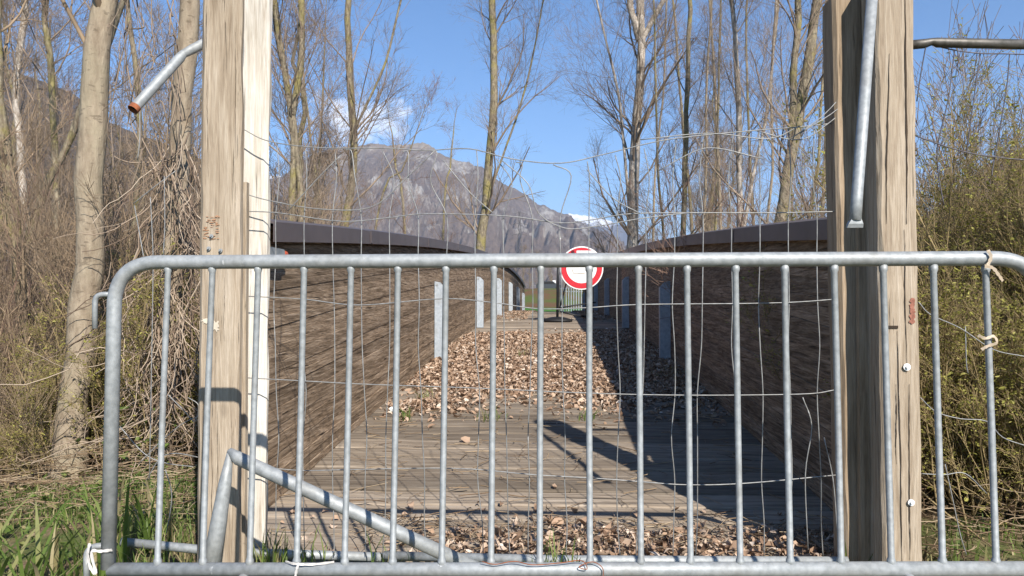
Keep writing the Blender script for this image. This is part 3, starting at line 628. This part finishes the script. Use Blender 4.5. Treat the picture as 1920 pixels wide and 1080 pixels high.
# ------------------------------------------------------------------ trees
def unit(v): return v / (np.linalg.norm(v, axis=-1, keepdims=True) + 1e-9)
def spawn(Pp, Rp, C, t0, t1, ang, length, rfrac, K, wob, up, rg, rmin=.0012, tfall=.55, rmax=1.0):
    """children of every parent polyline: (N,K,3) -> (N*C,K,3)"""
    N, Kp, _ = Pp.shape; t = rg.uniform(t0, t1, (N, C)); u = t * (Kp - 1); i = np.clip(u.astype(int), 0, Kp - 2); f = (u - i)[..., None]
    n = np.arange(N)[:, None]; A = Pp[n, i]; B = Pp[n, i + 1]; pos = A * (1 - f) + B * f; T = unit(B - A)
    rp = Rp[n, i] * (1 - f[..., 0]) + Rp[n, i + 1] * f[..., 0]
    w_ = rg.normal(size=(N, C, 3)); pr = unit(w_ - (w_ * T).sum(-1, keepdims=True) * T)
    a = rg.normal(ang, .17, (N, C))[..., None]; D = unit(T * np.cos(a) + pr * np.sin(a) + np.array([0, 0, up]))
    Ln = length * rg.uniform(.55, 1.25, (N, C)) * (1 - tfall * t)
    pts = [pos]; d_ = D
    for k in range(K - 1):
        pts.append(pts[-1] + d_ * (Ln / (K - 1))[..., None]); d_ = unit(d_ + rg.normal(size=d_.shape) * wob + np.array([0, 0, up * .35]))
    r0 = np.clip(rp * rfrac * rg.uniform(.7, 1.15, (N, C)), rmin, rmax)
    rad = np.maximum(r0[..., None] * np.linspace(1, .3, K), rmin * .8)
    return np.stack(pts, 2).reshape(N * C, K, 3), rad.reshape(N * C, K)
def tris_of(parts):
    V = []; Q = []; b = 0
    for v, q in parts: V.append(v); Q.append(q + b); b += len(v)
    return np.concatenate(V), np.concatenate(Q)
def crown(trP, trR, rg, n1, len1, t0=.25, ang=.75, up=.25, dens=(6, 5, 3), rmin=.0015, wob=.16, lens=(.45, .5, .5), t1=.98):
    a, ar = spawn(trP, trR, n1, t0, t1, ang, len1, .27, 8, wob * .7, up, rg, rmin * 2)
    b, br = spawn(a, ar, dens[0] + 1, .12, .97, .7, len1 * lens[0], .5, 6, wob, up * .7, rg, rmin * 1.5)
    c, cr = spawn(b, br, dens[1] + 1, .15, .97, .7, len1 * lens[0] * lens[1], .6, 3, wob, up * .6, rg, rmin)
    d_, dr = spawn(c, cr, dens[2], .2, 1., .65, len1 * lens[0] * lens[1] * lens[2], .7, 2, wob, up * .5, rg, rmin)
    return tris_of([tubes(a, ar, 5), tubes(b, br, 4), tubes(c, cr, 3), tubes(d_, dr, 3)]), (a, b, c, d_)
def tree(name, trunks, y, wpx, label, seed, mat, tw=M_TWIG, n1=26, len1=2.6, t0=.25, zb=None, cat='tree', dens=(6, 5, 3), ext=3.5, up=.25, group=None, ang=.75, rmin=.0016, wtop=.55):
    """trunks: pixel polylines from base to frame top, carried on above the frame and down to the ground"""
    rg = np.random.default_rng(seed); P0 = P(trunks[0][0][0], trunks[0][0][1], y); zg = float(ground_z(np.array(P0.x), np.array(y))) if zb is None else zb
    e = tag(empty(name, (P0.x, y, zg)), label, cat, group); tv = []; polys = []
    for k, tr in enumerate(trunks):
        pts = [np.array(tuple(P(a, b_, y))) for a, b_ in tr]
        if k == 0 or tr[0] == trunks[0][0]:
            if pts[0][2] > zg + .05: d_ = pts[0] - pts[1]; pts = [np.array([pts[0][0] + d_[0] * .2, pts[0][1], zg - .1])] + pts
        d_ = unit(pts[-1] - pts[-2]); pts.append(pts[-1] + (d_ + np.array([rg.normal() * .1, rg.normal() * .1, .1])) * ext * .5); pts.append(pts[-1] + (d_ + np.array([rg.normal() * .2, rg.normal() * .2, .2])) * ext * .5)
        s = smooth_line(pts, 6); L_ = np.concatenate([[0], np.cumsum(np.linalg.norm(np.diff(s, axis=0), axis=1))]); s = np.stack([np.interp(np.linspace(0, L_[-1], 26), L_, s[:, q]) for q in range(3)], 1)
        s[1:] += rg.normal(size=(25, 3)) * wpx[k] / F * y * .06
        f = np.linspace(0, 1, 26); r = wpx[k] / F * y / 2 * (1 - (1 - wtop) * f / .8); r = np.maximum(np.where(f > .8, r * (1 - (f - .8) / .2 * .8), r), .004)
        if k == 0: r[:3] *= (1.45, 1.2, 1.06)
        tv.append(tubes(s[None], r[None] * (1 + .05 * rg.normal(size=26)), 12)); polys.append((s[None], r[None]))
    Vt, Qt = tris_of(tv); link('trunk', np_mesh('trunk', Vt, Qt), mat, e, True)
    cv = []
    for k, (s, r) in enumerate(polys):
        (Vc, Qc), _ = crown(s, r, rg, n1 if k == 0 else max(8, int(n1 * .7)), len1, t0, ang, up, dens, rmin); cv.append((Vc, Qc))
    Vc, Qc = tris_of(cv); link('crown', np_mesh('crown', Vc, Qc), tw, e, True); return e
# the near left trunks
tree('broadleaf_tree', [[(128, 905), (140, 760), (158, 560), (166, 380), (172, 250), (186, 100), (197, 0)]], 4.6, [52], 'stout smooth pale trunk rising from the grass left of the barrier', 21, M_BARK1, M_TWIGL, 12, 1.9, .38, -.12, dens=(5, 4, 3), ext=3, wtop=.85)
T2 = tree('broadleaf_tree', [[(302, 1000), (312, 760), (322, 560), (330, 400), (340, 240), (353, 80), (360, 0)]], 4.7, [42], 'leaning trunk wrapped in dry vines behind the tan post', 22, M_BARK1, M_TWIGL, 12, 1.8, .4, -.15, dens=(5, 4, 3), wtop=.8)
tree('young_tree', [[(75, 880), (58, 740), (38, 520), (22, 380), (5, 250), (-8, 60)], [(38, 520), (60, 420), (95, 330), (140, 240)]], 6.6, [26, 16], 'yellowish forked young tree at the far left of the thicket', 23, M_BARK2, M_TWIGL, 18, 1.6, .25, -.5)
tree('young_tree', [[(112, 800), (108, 560), (104, 300), (95, 120), (86, 0)]], 8.5, [17], 'slim pole tree left of the stout trunk', 24, M_BARK2, M_TWIG, 20, 1.7, .3)
tree('young_tree', [[(232, 700), (245, 480), (262, 260), (250, 90), (236, 0)]], 9.5, [14], 'slim crooked pole between the stout trunk and the vine trunk', 25, M_BARK2, M_TWIG, 20, 1.7, .3)
tree('young_tree', [[(45, 640), (50, 430), (30, 200), (38, 90), (48, 0)]], 12, [18], 'pale barked slender tree deep in the left thicket', 26, M_BARKB, M_TWIG, 22, 2.2, .3)
# trees over the left wall
tree('broadleaf_tree', [[(546, 470), (548, 400), (549, 300), (548, 215), (530, 110), (514, 0)], [(548, 215), (562, 130), (566, 60), (562, 0)], [(558, 470), (565, 390), (556, 290), (549, 215)]], 11, [17, 14, 13], 'forked tree with mossy twin stems beside the whitened post', 31, M_BARK2, M_TWIG, 24, 2.2, .3, dens=(6, 5, 3))
tree('broadleaf_tree', [[(645, 450), (652, 390), (663, 310), (664, 245), (655, 160), (652, 60), (655, -10)], [(664, 245), (690, 190), (722, 120), (745, 30)]], 13, [19, 5], 'slightly bent pale tree in front of the summit', 32, M_BARK2, M_TWIG, 22, 2.4, .3)
tree('broadleaf_tree', [[(902, 470), (908, 400), (917, 310), (925, 220), (925, 120), (922, 0)], [(912, 380), (940, 300), (975, 200), (1000, 100)]], 22, [21, 4.5], 'single straight tree standing alone against open sky left of the sign', 33, M_BARK2, M_TWIG, 24, 3.4, .3, up=.2, dens=(6, 5, 3))
# trees over the right wall
tree('birch_tree', [[(1186, 470), (1188, 380), (1192, 260), (1199, 160), (1201, 70), (1203, -5)], [(1199, 75), (1188, 35), (1180, -5)], [(1200, 80), (1222, 40), (1248, -5)], [(1184, 440), (1172, 300), (1160, 180), (1132, 60), (1118, 0)]], 20, [25, 14, 11, 6], 'pale barked tree forking into three high above the right wall', 34, M_BARKB, M_TWIG, 36, 3.6, .18, up=.2)
tree('young_tree', [[(1282, 470), (1284, 350), (1287, 200), (1291, 90), (1294, 0)]], 17, [13], 'slim straight pole tree right of the pale forked tree', 35, M_BARK2, M_TWIG, 26, 2.6, .2)
tree('young_tree', [[(1388, 460), (1386, 330), (1384, 200), (1380, 100), (1370, 0)], [(1392, 440), (1412, 330), (1440, 200), (1452, 60)]], 15.5, [14, 7], 'slim grey pole tree above the middle of the right wall', 36, M_BARKB, M_TWIG, 26, 2.5, .2)
tree('broadleaf_tree', [[(1462, 460), (1468, 390), (1482, 300), (1500, 200), (1520, 90), (1534, -5)], [(1470, 380), (1484, 250), (1490, 120), (1496, 0)]], 13, [27, 16], 'sturdy leaning tree with lichened bark beside the shaded post', 37, M_BARK2, M_TWIG, 28, 2.4, .2)
for k, (xb, xt, y_, wp) in enumerate(((1225, 1250, 24, 7), (1245, 1225, 19, 8), (1318, 1335, 21, 8), (1340, 1352, 18, 7), (1352, 1330, 26, 9), (1415, 1400, 22, 8), (1435, 1460, 17, 8), (1512, 1560, 15, 9), (1540, 1548, 20, 10), (1300, 1262, 28, 9))):
    tree('young_tree', [[(xb, 470), ((xb * 2 + xt) / 3 + random.uniform(-6, 6), 320), ((xb + xt * 2) / 3 + random.uniform(-6, 6), 150), (xt, 0)]], y_, [wp * .78], ('thin smooth beige pole in the copse behind the right wall', 'thin mossy pole in the copse behind the right wall')[k % 2], 50 + k, M_BARK2 if k % 2 else M_BARK1, M_TWIG if k % 3 else M_TWIGL, 15, 2.1, .15, group='thin poles of the copse behind the right wall', dens=(5, 4, 3))
for k, (xb, xt, y_, wp) in enumerate(((590, 610, 17, 7), (700, 780, 19, 6), (760, 735, 26, 7), (610, 560, 22, 7), (830, 850, 32, 6))):
    tree('young_tree', [[(xb, 470), ((xb * 2 + xt) / 3, 340), ((xb + xt * 2) / 3, 210 if k not in (1, 2, 4) else 320), (xt, 60 if k not in (1, 2, 4) else 250)]], y_, [wp], 'thin bare sapling behind the left wall', 70 + k, M_BARK2, M_TWIGR, 14, 1.7, .15, group='thin saplings behind the left wall', dens=(5, 4, 3), ext=1.0)

# ------------------------------------------------------------------ shrubs and background trees from shared meshes
def shrub_mesh(name, seed, nst, h, spread, tw, leafn=0, lsize=.02, upb=.5, rbase=.012, dens=(5, 4)):
    rg = np.random.default_rng(seed); K = 9; base = np.stack([rg.normal(0, .16 * spread, nst), rg.normal(0, .16 * spread, nst), np.full(nst, -.1)], 1)
    d_ = unit(np.stack([rg.normal(0, .33 * spread, nst), rg.normal(0, .33 * spread, nst), np.ones(nst)], 1)); Ln = h * rg.uniform(.55, 1.1, nst); pts = [base]
    for k in range(K - 1): pts.append(pts[-1] + d_ * (Ln / (K - 1))[:, None]); d_ = unit(d_ + rg.normal(size=d_.shape) * .09 + np.array([0, 0, .03]))
    s = np.stack(pts, 1); r = rbase * rg.uniform(.6, 1.2, nst)[:, None] * np.linspace(1, .2, K)[None]
    a, ar = spawn(s, r, 9, .12, .97, .5, h * .38, .55, 6, .13, upb * .5, rg, .0018)
    b, br = spawn(a, ar, dens[0], .15, .97, .6, h * .17, .6, 4, .15, upb * .4, rg, .0014)
    c, cr = spawn(b, br, dens[1], .2, 1, .6, h * .08, .7, 2, .15, upb * .3, rg, .0013)
    V, Q = tris_of([tubes(s, r, 5), tubes(a, ar, 4), tubes(b, br, 3), tubes(c, cr, 3)]); stem = np_mesh(name, V, Q); stem.materials.append(tw)
    stem.polygons.foreach_set('use_smooth', [True] * len(stem.polygons)); leaf = None
    if leafn:
        pool = np.concatenate([b.reshape(-1, 3), c.reshape(-1, 3)]); leaf = leaves_mesh('leaves', pool[rg.integers(0, len(pool), leafn)] + rg.normal(size=(leafn, 3)) * .012, lsize, rg, M_WLEAF, 2.6, .9)
    return stem, leaf
def leaves_mesh(name, pos, size, rg, mat, aspect=1.5, tilt=1.0, curl=.35):
    """one folded, curled blade of four triangles per position"""
    n = len(pos); sz = size * np.clip(rg.lognormal(0, .38, n), .35, 2.1)[:, None]; a = rg.uniform(0, 2 * np.pi, n); X = np.stack([np.cos(a), np.sin(a), rg.normal(0, .35, n) * tilt], 1); X = unit(X)
    w_ = np.stack([rg.normal(0, .5, n) * tilt, rg.normal(0, .5, n) * tilt, np.ones(n)], 1); Y = unit(np.cross(w_, X)); Z = np.cross(X, Y); cu = rg.normal(0, curl, n)[:, None]; wd = sz / aspect * rg.uniform(.7, 1.2, n)[:, None]
    c2 = rg.normal(.18, .22, n)[:, None]; c3 = rg.normal(.18, .22, n)[:, None]; bend = lambda t: X * sz * t + Z * sz * cu * (t * t * 2.2 - .25)
    V = np.stack([pos + bend(-.5), pos + bend(-.2) + Y * wd * .46 + Z * wd * c2, pos + bend(-.2) - Y * wd * .44 + Z * wd * c3, pos + bend(-.12) - Z * wd * .06,
                  pos + bend(.2) + Y * wd * .40 + Z * wd * c2 * 1.2, pos + bend(.17) - Y * wd * .43 + Z * wd * c3 * .8, pos + bend(.22) - Z * wd * .03, pos + bend(.52)], 1)
    T = np.array([[0, 3, 1], [0, 2, 3], [1, 3, 4], [3, 6, 4], [3, 2, 5], [3, 5, 6], [4, 6, 7], [6, 5, 7]]); me = np_mesh(name, V.reshape(-1, 3), None, (np.arange(n)[:, None, None] * 8 + T[None]).reshape(-1, 3)); me.materials.append(mat); return me
SH = [shrub_mesh('stems', 100 + k, 16, 2.6, 1.0 + .2 * k, (M_TWIGL, M_TWIGR, M_TWIG)[k % 3]) for k in range(4)]
WL = [shrub_mesh('stems', 120 + k, 24, 2.4, .9, M_WSTEM, 10000, .021, .7, dens=(5, 4)) for k in range(3)]
LS = [shrub_mesh('stems', 130 + k, 16, 1.3, 1.4, M_WSTEM, 7000, .017, .5, .008) for k in range(2)]
def place_shrub(proto, name, x, y, s, label, group, zoff=0.0):
    z = float(ground_z(np.array(x), np.array(y))) + zoff; e = tag(empty(name, (x, y, z)), label, 'shrub', group); e.rotation_euler = (0, 0, random.uniform(0, 6.28)); e.scale = (s, s, s * random.uniform(.85, 1.15))
    for me, nm in zip(proto, ('stems', 'leaves')):
        if me is not None:
            o = bpy.data.objects.new(nm, me); col.objects.link(o); o.parent = e
    return e
for k in range(28):       # brown thicket on the left
    y_ = random.uniform(5.3, 13); x_ = -random.uniform(1.9 + .12 * y_, 1.4 + .66 * y_)
    place_shrub(SH[k % 4], 'bare_shrub', x_, y_, random.uniform(.8, 1.3) * (1 + .03 * y_), ('pale tan bare shrub in the thicket left of the bridge', 'reddish bare shrub in the thicket left of the bridge', 'grey brown bare shrub in the thicket left of the bridge', 'wide pale bare shrub in the thicket left of the bridge')[k % 4], 'bare shrubs left of the bridge')
for k in range(14):
    y_ = random.uniform(4.7, 7.5); x_ = -random.uniform(1.75 + .05 * y_, .85 + .62 * y_)
    place_shrub(LS[k % 2], 'budding_shrub', x_, y_, random.uniform(.7, 1.15), 'low budding shrub under the left trees', 'low budding shrubs under the left trees')
for k in range(36):       # willow thicket on the right
    y_ = 4.0 + 6.5 * (k / 35) ** 1.3 + random.uniform(0, .5); x_ = random.uniform(1.75 + .08 * y_, 1.3 + .62 * y_)
    t = (x_ / y_ - .45) / .2
    place_shrub(WL[k % 3], 'willow_shrub', x_, y_, random.uniform(.75, .98) * (.72 + .055 * y_) * (.85 + .3 * min(max(t, 0), 1)), 'yellow green willow shrub in the thicket right of the post', 'willow shrubs right of the bridge')
for k in range(28):
    y_ = random.uniform(3.15, 5.2); x_ = random.uniform(1.45 + .06 * y_, 1.0 + .62 * y_)
    place_shrub(LS[k % 2], 'budding_shrub', x_, y_, random.uniform(.6, .95), 'low budding shrub at the foot of the willow thicket', 'low budding shrubs below the willows')
for k in range(7):
    y_ = random.uniform(6, 9); x_ = (.46 + .028 * k) * y_
    place_shrub(SH[1 if k % 2 else 2], 'bare_shrub', x_, y_, random.uniform(1.35, 1.75), 'tall reddish bare shrub reaching above the willow thicket', 'bare shrubs above the willows')
for k in range(16):       # scrub behind the walls
    y_ = random.uniform(9, 24); s_ = -1 if k % 2 else 1; x_ = s_ * random.uniform(3.1, 3.4 + .28 * y_)
    place_shrub(SH[(k + 1) % 4], 'bare_shrub', x_, y_, random.uniform(1.0, 1.5), 'twiggy shrub growing up outside the left bridge wall' if k % 2 else 'twiggy shrub growing up outside the right bridge wall', 'shrubs outside the bridge walls')
def bg_tree_mesh(seed, h):
    rg = np.random.default_rng(seed); K = 20; z = np.linspace(-.2, h, K); s = np.stack([np.cumsum(rg.normal(0, .07, K)), np.cumsum(rg.normal(0, .07, K)), z], 1)[None]; r = (np.linspace(.13, .02, K))[None]
    tm = np_mesh('trunk', *tubes(s, r, 8)); tm.materials.append(M_BARK2); (V, Q), _ = crown(s, r, rg, 34, 2.8, .15, .7, .3, (5, 5, 3), .003)
    cm = np_mesh('crown', V, Q); cm.materials.append(M_TWIG if seed % 2 else M_TWIGL); return tm, cm
BG = [bg_tree_mesh(200 + k, 9 + k) for k in range(4)]
def place_tree(x, y, s, k, label, group):
    z = float(ground_z(np.array(x), np.array(y))); e = tag(empty('bare_tree', (x, y, z)), label, 'tree', group); e.rotation_euler = (0, 0, random.uniform(0, 6.28)); e.scale = (s, s, s)
    for me, nm in zip(BG[k % 4], ('trunk', 'crown')): o = bpy.data.objects.new(nm, me); col.objects.link(o); o.parent = e
for k in range(17):
    y_ = random.uniform(13, 34); x_ = -random.uniform(.30, .72) * y_
    place_tree(x_, y_, random.uniform(.75, 1.1), k, ('bare tree with pale twigs in the wood left of the bridge', 'bare tree with brown twigs in the wood left of the bridge')[k % 2], 'bare trees in the left wood')
for k in range(7):
    y_ = random.uniform(22, 40); x_ = random.uniform(.12, .36) * y_ + 1
    place_tree(x_, y_, random.uniform(.7, 1.0), k, ('bare tree with pale twigs in the copse right of the bridge', 'bare tree with brown twigs in the copse right of the bridge')[k % 2], 'bare trees in the right copse')
for k in range(4):
    place_tree((.50 + .03 * k) * (9 + k * 3), 9 + k * 3, random.uniform(.42, .5), k, 'small bare tree rising out of the willow thicket', 'small bare trees in the willow thicket')
for k in range(46):
    y_ = random.uniform(150, 230); x_ = random.uniform(-.35, .2) * y_
    place_tree(x_, y_, random.uniform(.55, .95), k, 'bare tree in the row beyond the embankment road', 'bare trees beyond the road')

# ------------------------------------------------------------------ vines on the leaning trunk
rg = np.random.default_rng(77); tr = [(302, 1000), (312, 760), (322, 560), (330, 400), (340, 240), (353, 80)]
def vines(n, y, pys, sprd, K, r0, r1, wob):
    t_ = rg.uniform(pys[0], pys[1], n); out_ = []
    for k in range(n):
        px = np.interp(t_[k], [q[1] for q in tr[::-1]], [q[0] for q in tr[::-1]]); p = np.array(tuple(P(px, t_[k], y))) + rg.normal(size=3) * np.array([.06, .05, 0])
        p[0] += rg.normal() * sprd * .3; Ln = rg.uniform(.5, 1.3); dx = rg.normal() * .12 - .02; L_ = []; d_ = np.array([dx, rg.normal() * .12, -1.0])
        for q in range(K): L_.append(p.copy()); d_ = d_ + rg.normal(size=3) * wob * np.array([1, .7, .6]); d_ /= np.linalg.norm(d_); p = p + d_ * Ln / K
        out_.append(L_)
    s = np.array(out_); s[:, :, 2] = np.maximum(s[:, :, 2], -.05 + .05 * rg.random((n, 1))); return s, rg.uniform(r0, r1, n)[:, None] * np.linspace(1, .6, K)[None]
v1 = vines(190, 4.55, (240, 720), .3, 14, .0018, .005, .26); v2 = vines(90, 4.5, (540, 820), .6, 12, .0015, .004, .38)
V, Q = tris_of([tubes(*v1, 4), tubes(*v2, 4)])
tag(link('dry_vines', np_mesh('dry_vines', V, Q), M_VINE, None, True), 'tangled curtain of dry vines hanging down the leaning trunk', 'vines', kind='stuff')
hv = []
for k in range(16):
    x0 = rg.uniform(215, 330); pts = [P(x0 + rg.normal() * 8, -60, 4.4)]
    for q in range(1, 8): pts.append(P(x0 + rg.normal() * 12 - q * rg.uniform(-3, 5), -60 + q * rg.uniform(30, 62), 4.4 + rg.normal() * .05))
    hv.append(smooth_line(pts, 3))
V, Q = tubes(np.array(hv), np.full((16, len(hv[0])), .0036) * rg.uniform(.4, 1.2, (16, 1)), 5)
tag(link('dry_vines', np_mesh('hanging_vines', V, Q), M_TWIG, None, True), 'dark loose vines dangling between the two near trunks', 'vines', kind='stuff')

# ------------------------------------------------------------------ leaf litter, straw, grass
rg = np.random.default_rng(5)
def litter(n, x0, x1, y0, y1, size, fn, lift=.0):
    x = rg.uniform(x0, x1, n); y_ = rg.uniform(y0, y1, n); d_ = fn(x, y_); keep = rg.random(n) < d_; x, y_, d_ = x[keep], y_[keep], d_[keep]
    return np.stack([x, y_, deck_z(y_) + .008 + rg.random(len(x)) * lift * d_], 1)
def nz2(x, y_, s): return np.array([mnoise.noise(Vector((a * s, b_ * s, 3.3))) for a, b_ in zip(x, y_)])
def pile(x, y_):
    e = nz2(x, y_, 1.3) * .9; a = sstep(5.3, 6.9, y_ + e * .9 - .5 * np.clip(-.45 - x, 0, .8)) * (1 - sstep(11.0, 12.2, y_ + e)); b_ = .85 * np.exp(-((x + .95) / .22) ** 2 - ((y_ - 5.75) / .35) ** 2); far = .75 * sstep(14, 16, y_) * (np.abs(x) > .55); return np.clip(a + b_ + far + .015, 0, 1) ** 1.4
pts = litter(56000, XL + .02, XR - .02, 5.0, 12.6, .07, pile, .028); pts2 = litter(9000, XL + .02, XR - .02, 12.6, 26, .08, pile, .03)
tag(link('leaf_litter', leaves_mesh('leaf_litter', np.concatenate([pts, pts2]), .036, rg, M_LEAF, 1.9, .9, .6)), 'thick drift of brown dead leaves across the middle of the deck', 'leaf litter', kind='stuff')
def near(x, y_): return np.clip((1 - sstep(3.02, 3.40, y_ + .12 * nz2(x, y_, 4))) * sstep(-.55, -.1, x + .1) * .95 + .02, 0, 1)
pts = litter(5200, XL + .05, XR - .1, 2.93, 3.6, .05, near, .035); pts[:, 2] = np.maximum(pts[:, 2], .006)
tag(link('leaf_litter', leaves_mesh('leaf_litter', pts, .031, rg, M_LEAF, 2.0, 1.0, .7)), 'band of crumpled leaves against the fence tube at the deck edge', 'leaf litter', kind='stuff')
for k, (px, py, s) in enumerate(((873, 832, .085), (655, 915, .06), (742, 945, .05), (1150, 985, .06), (940, 905, .05), (770, 960, .05), (1040, 920, .05), (545, 970, .05), (905, 733, .06))):
    yy = 3.0
    for _ in range(60):
        q = P(px, py, yy)
        if q.z < deck_z(yy): break
        yy += .05
    me = leaves_mesh('dry_leaf', np.array([[q.x, yy, deck_z(yy) + .014]]), s * .7, rg, M_LEAF, 1.7, .4, .7)
    tag(link('dry_leaf', me), 'single curled dead leaf lying on the bare deck planks', 'leaf', 'single leaves on the bare planks')
yy = 5.55; q = P(739, 799, yy); wl = MB(); c = Vector((q.x, yy, deck_z(yy) + .022))
wl.ring_extrude([[c + Vector((s * a * 1.0, t * .7 * a, z_)) for s, t in ((-1, -1), (.9, -1.1), (1.1, .9), (-.8, 1))] for z_, a in ((-.014, .022), (.004, .03), (.016, .026))]); tag(wl.build('paper_scrap', M_SWHITE), 'crumpled white scrap lying near the left wall', 'litter')
def strands(n, x0, x1, y0, y1, zf, ln, r, K=5, lay=.08):
    p = np.stack([rg.uniform(x0, x1, n), rg.uniform(y0, y1, n)], 1); z = zf(p[:, 0], p[:, 1]) + .006 + rg.random(n) * lay; a = rg.uniform(0, 6.28, n); Ln = ln * rg.uniform(.3, 1.3, n); pts = []
    pos = np.concatenate([p, z[:, None]], 1)
    for k in range(K): pts.append(pos.copy()); a = a + rg.normal(0, .28, n); pos = pos + np.stack([np.cos(a), np.sin(a), rg.normal(0, .25, n) * lay * 3], 1) * (Ln / K)[:, None]
    s = np.stack(pts, 1); s[:, :, 2] = np.maximum(s[:, :, 2], zf(s[:, :, 0], s[:, :, 1]) + .004); return tubes(s, np.full((n, K), r) * rg.uniform(.5, 1.2, (n, 1)), 3)
dz_ = lambda x, y_: deck_z(y_) + .002
V, Q = tris_of([strands(260, XL + .1, XR - .1, 3.05, 5.6, dz_, .22, .0022, lay=.015), strands(260, -.8, 1.15, 3.0, 3.35, dz_, .18, .002, lay=.05)])
tag(link('straw', np_mesh('straw', V, Q), M_STRAW, None, True), 'dry stalks and vine bits strewn over the deck planks', 'straw', kind='stuff')
V, Q = tris_of([strands(4600, -5.0, -1.25, 3.3, 7.0, ground_z, .24, .0022, lay=.22), strands(3200, 1.35, 4.5, 2.75, 6.5, ground_z, .24, .0022, lay=.22)])
tag(link('straw', np_mesh('straw_ground', V, Q), M_STRAW, None, True), 'matted dead stalks covering the ground under the thickets', 'straw', kind='stuff')
def blades(pos, h, wd, bend, rg):
    n = len(pos); a = rg.uniform(0, 6.28, n); D = np.stack([np.cos(a), np.sin(a), np.zeros(n)], 1); S = np.stack([-np.sin(a), np.cos(a), np.zeros(n)], 1); hh = h * rg.uniform(.4, 1.3, n)[:, None]; bd = bend * rg.uniform(.2, 1.3, n)[:, None]; ww = wd * rg.uniform(.6, 1.2, n)[:, None]; rows = []
    for t, f in ((0, 1), (.4, .9), (.75, .6)): c = pos + np.array([0, 0, 1.]) * hh * (t - .25 * bd * t * t) + D * hh * bd * t * t; rows += [c - S * ww * f, c + S * ww * f]
    rows.append(pos + np.array([0, 0, 1.]) * hh * (1 - .3 * bd) + D * hh * bd); V = np.stack(rows, 1)
    q = np.array([[0, 1, 3, 2], [2, 3, 5, 4]]); t_ = np.array([[4, 5, 6]]); b0 = np.arange(n)[:, None, None] * 7; return V.reshape(-1, 3), (b0 + q[None]).reshape(-1, 4), (b0 + t_[None]).reshape(-1, 3)
def grass(name, sets, label):
    V = []; Q = []; T = []; b = 0
    for pos, h, wd, bend in sets: v, q, t = blades(pos, h, wd, bend, rg); V.append(v); Q.append(q + b); T.append(t + b); b += len(v)
    return tag(link(name, np_mesh(name, np.concatenate(V), np.concatenate(Q), np.concatenate(T)), M_GRASS), label, 'grass', kind='stuff')
def gp(n, x0, x1, y0, y1): x = rg.uniform(x0, x1, n); y_ = rg.uniform(y0, y1, n); k = rg.random(n) < np.clip(.6 + 1.2 * nz2(x, y_, 1.6), 0.05, 1); x, y_ = x[k], y_[k]; return np.stack([x, y_, ground_z(x, y_)], 1)
grass('grass', [(gp(6500, -3.3, -1.45, 2.45, 4.2), .085, .0028, .7), (gp(900, -1.6, -1.05, 2.6, 3.8), .07, .0028, .7), (gp(700, -2.6, -1.55, 2.35, 3.2), .30, .0075, .75), (gp(900, -4.5, -1.6, 4.0, 6), .09, .004, .6)], 'green grass tufts growing left of the barrier and posts')
grass('grass', [(gp(1500, 1.32, 3.4, 2.5, 3.6), .08, .0035, .6), (gp(60, 1.4, 2.6, 2.6, 3.2), .17, .008, .5)], 'green grass tufts at the foot of the right post')
grass('grass', [(np.concatenate([np.stack([rg.normal(c, .05, n), rg.normal(yc, .03, n), np.full(n, -.01)], 1) for c, yc, n in ((-1.02, 2.86, 30), (-.9, 2.84, 18), (-.02, 2.80, 26), (.04, 2.78, 20), (-.6, 2.86, 12), (1.1, 2.84, 40))]), .15, .003, .5)], 'thin grass tufts poking up along the fallen fence tube')
grass('grass', [(np.concatenate([np.stack([rg.normal(c, .035, n), rg.normal(yc, .05, n), np.full(n, deck_z(yc))], 1) for c, yc, n in ((-.42, 5.3, 26), (-1.0, 6.0, 24), (-.98, 5.3, 22), (-.35, 8.6, 26), (.22, 5.35, 18))]), .10, .003, .8)], 'small weeds sprouting between the deck planks')
lw = rg.normal(size=(60, 3)) * np.array([.10, .06, .12]) + np.array(tuple(P(245, 840, 4.2))); lw2 = rg.normal(size=(900, 3)) * np.array([.8, .6, .03]) + np.array([-2.4, 4.0, .04]); lw2 = lw2[(lw2[:, 0] < -1.5) & (lw2[:, 1] > 2.9)]; lw2[:, 2] = ground_z(lw2[:, 0], lw2[:, 1]) + .02 + .05 * rg.random(len(lw2))
tag(link('weed', leaves_mesh('weed', np.concatenate([lw, lw2]), .032, rg, M_GRASS, 1.2, .8)), 'low broad leaved green weeds below the vine trunk', 'weeds', kind='stuff')

# ------------------------------------------------------------------ haze
hz = MB().box(-9500, 9500, -450, 15500, -60, 1150).build('haze', None); hz['kind'] = 'stuff'; hz['label'] = 'pale blue air between the meadow and the mountains'
hm = bpy.data.materials.new('haze_air'); hm.use_nodes = True; t = hm.node_tree; t.nodes.remove(t.nodes['Principled BSDF']); pv = t.nodes.new('ShaderNodeVolumePrincipled')
pv.inputs['Color'].default_value = (.58, .73, 1.0, 1); pv.inputs['Density'].default_value = 9.5e-5; pv.inputs['Anisotropy'].default_value = .0
t.links.new(pv.outputs[0], t.nodes['Material Output'].inputs['Volume']); hz.data.materials.append(hm)
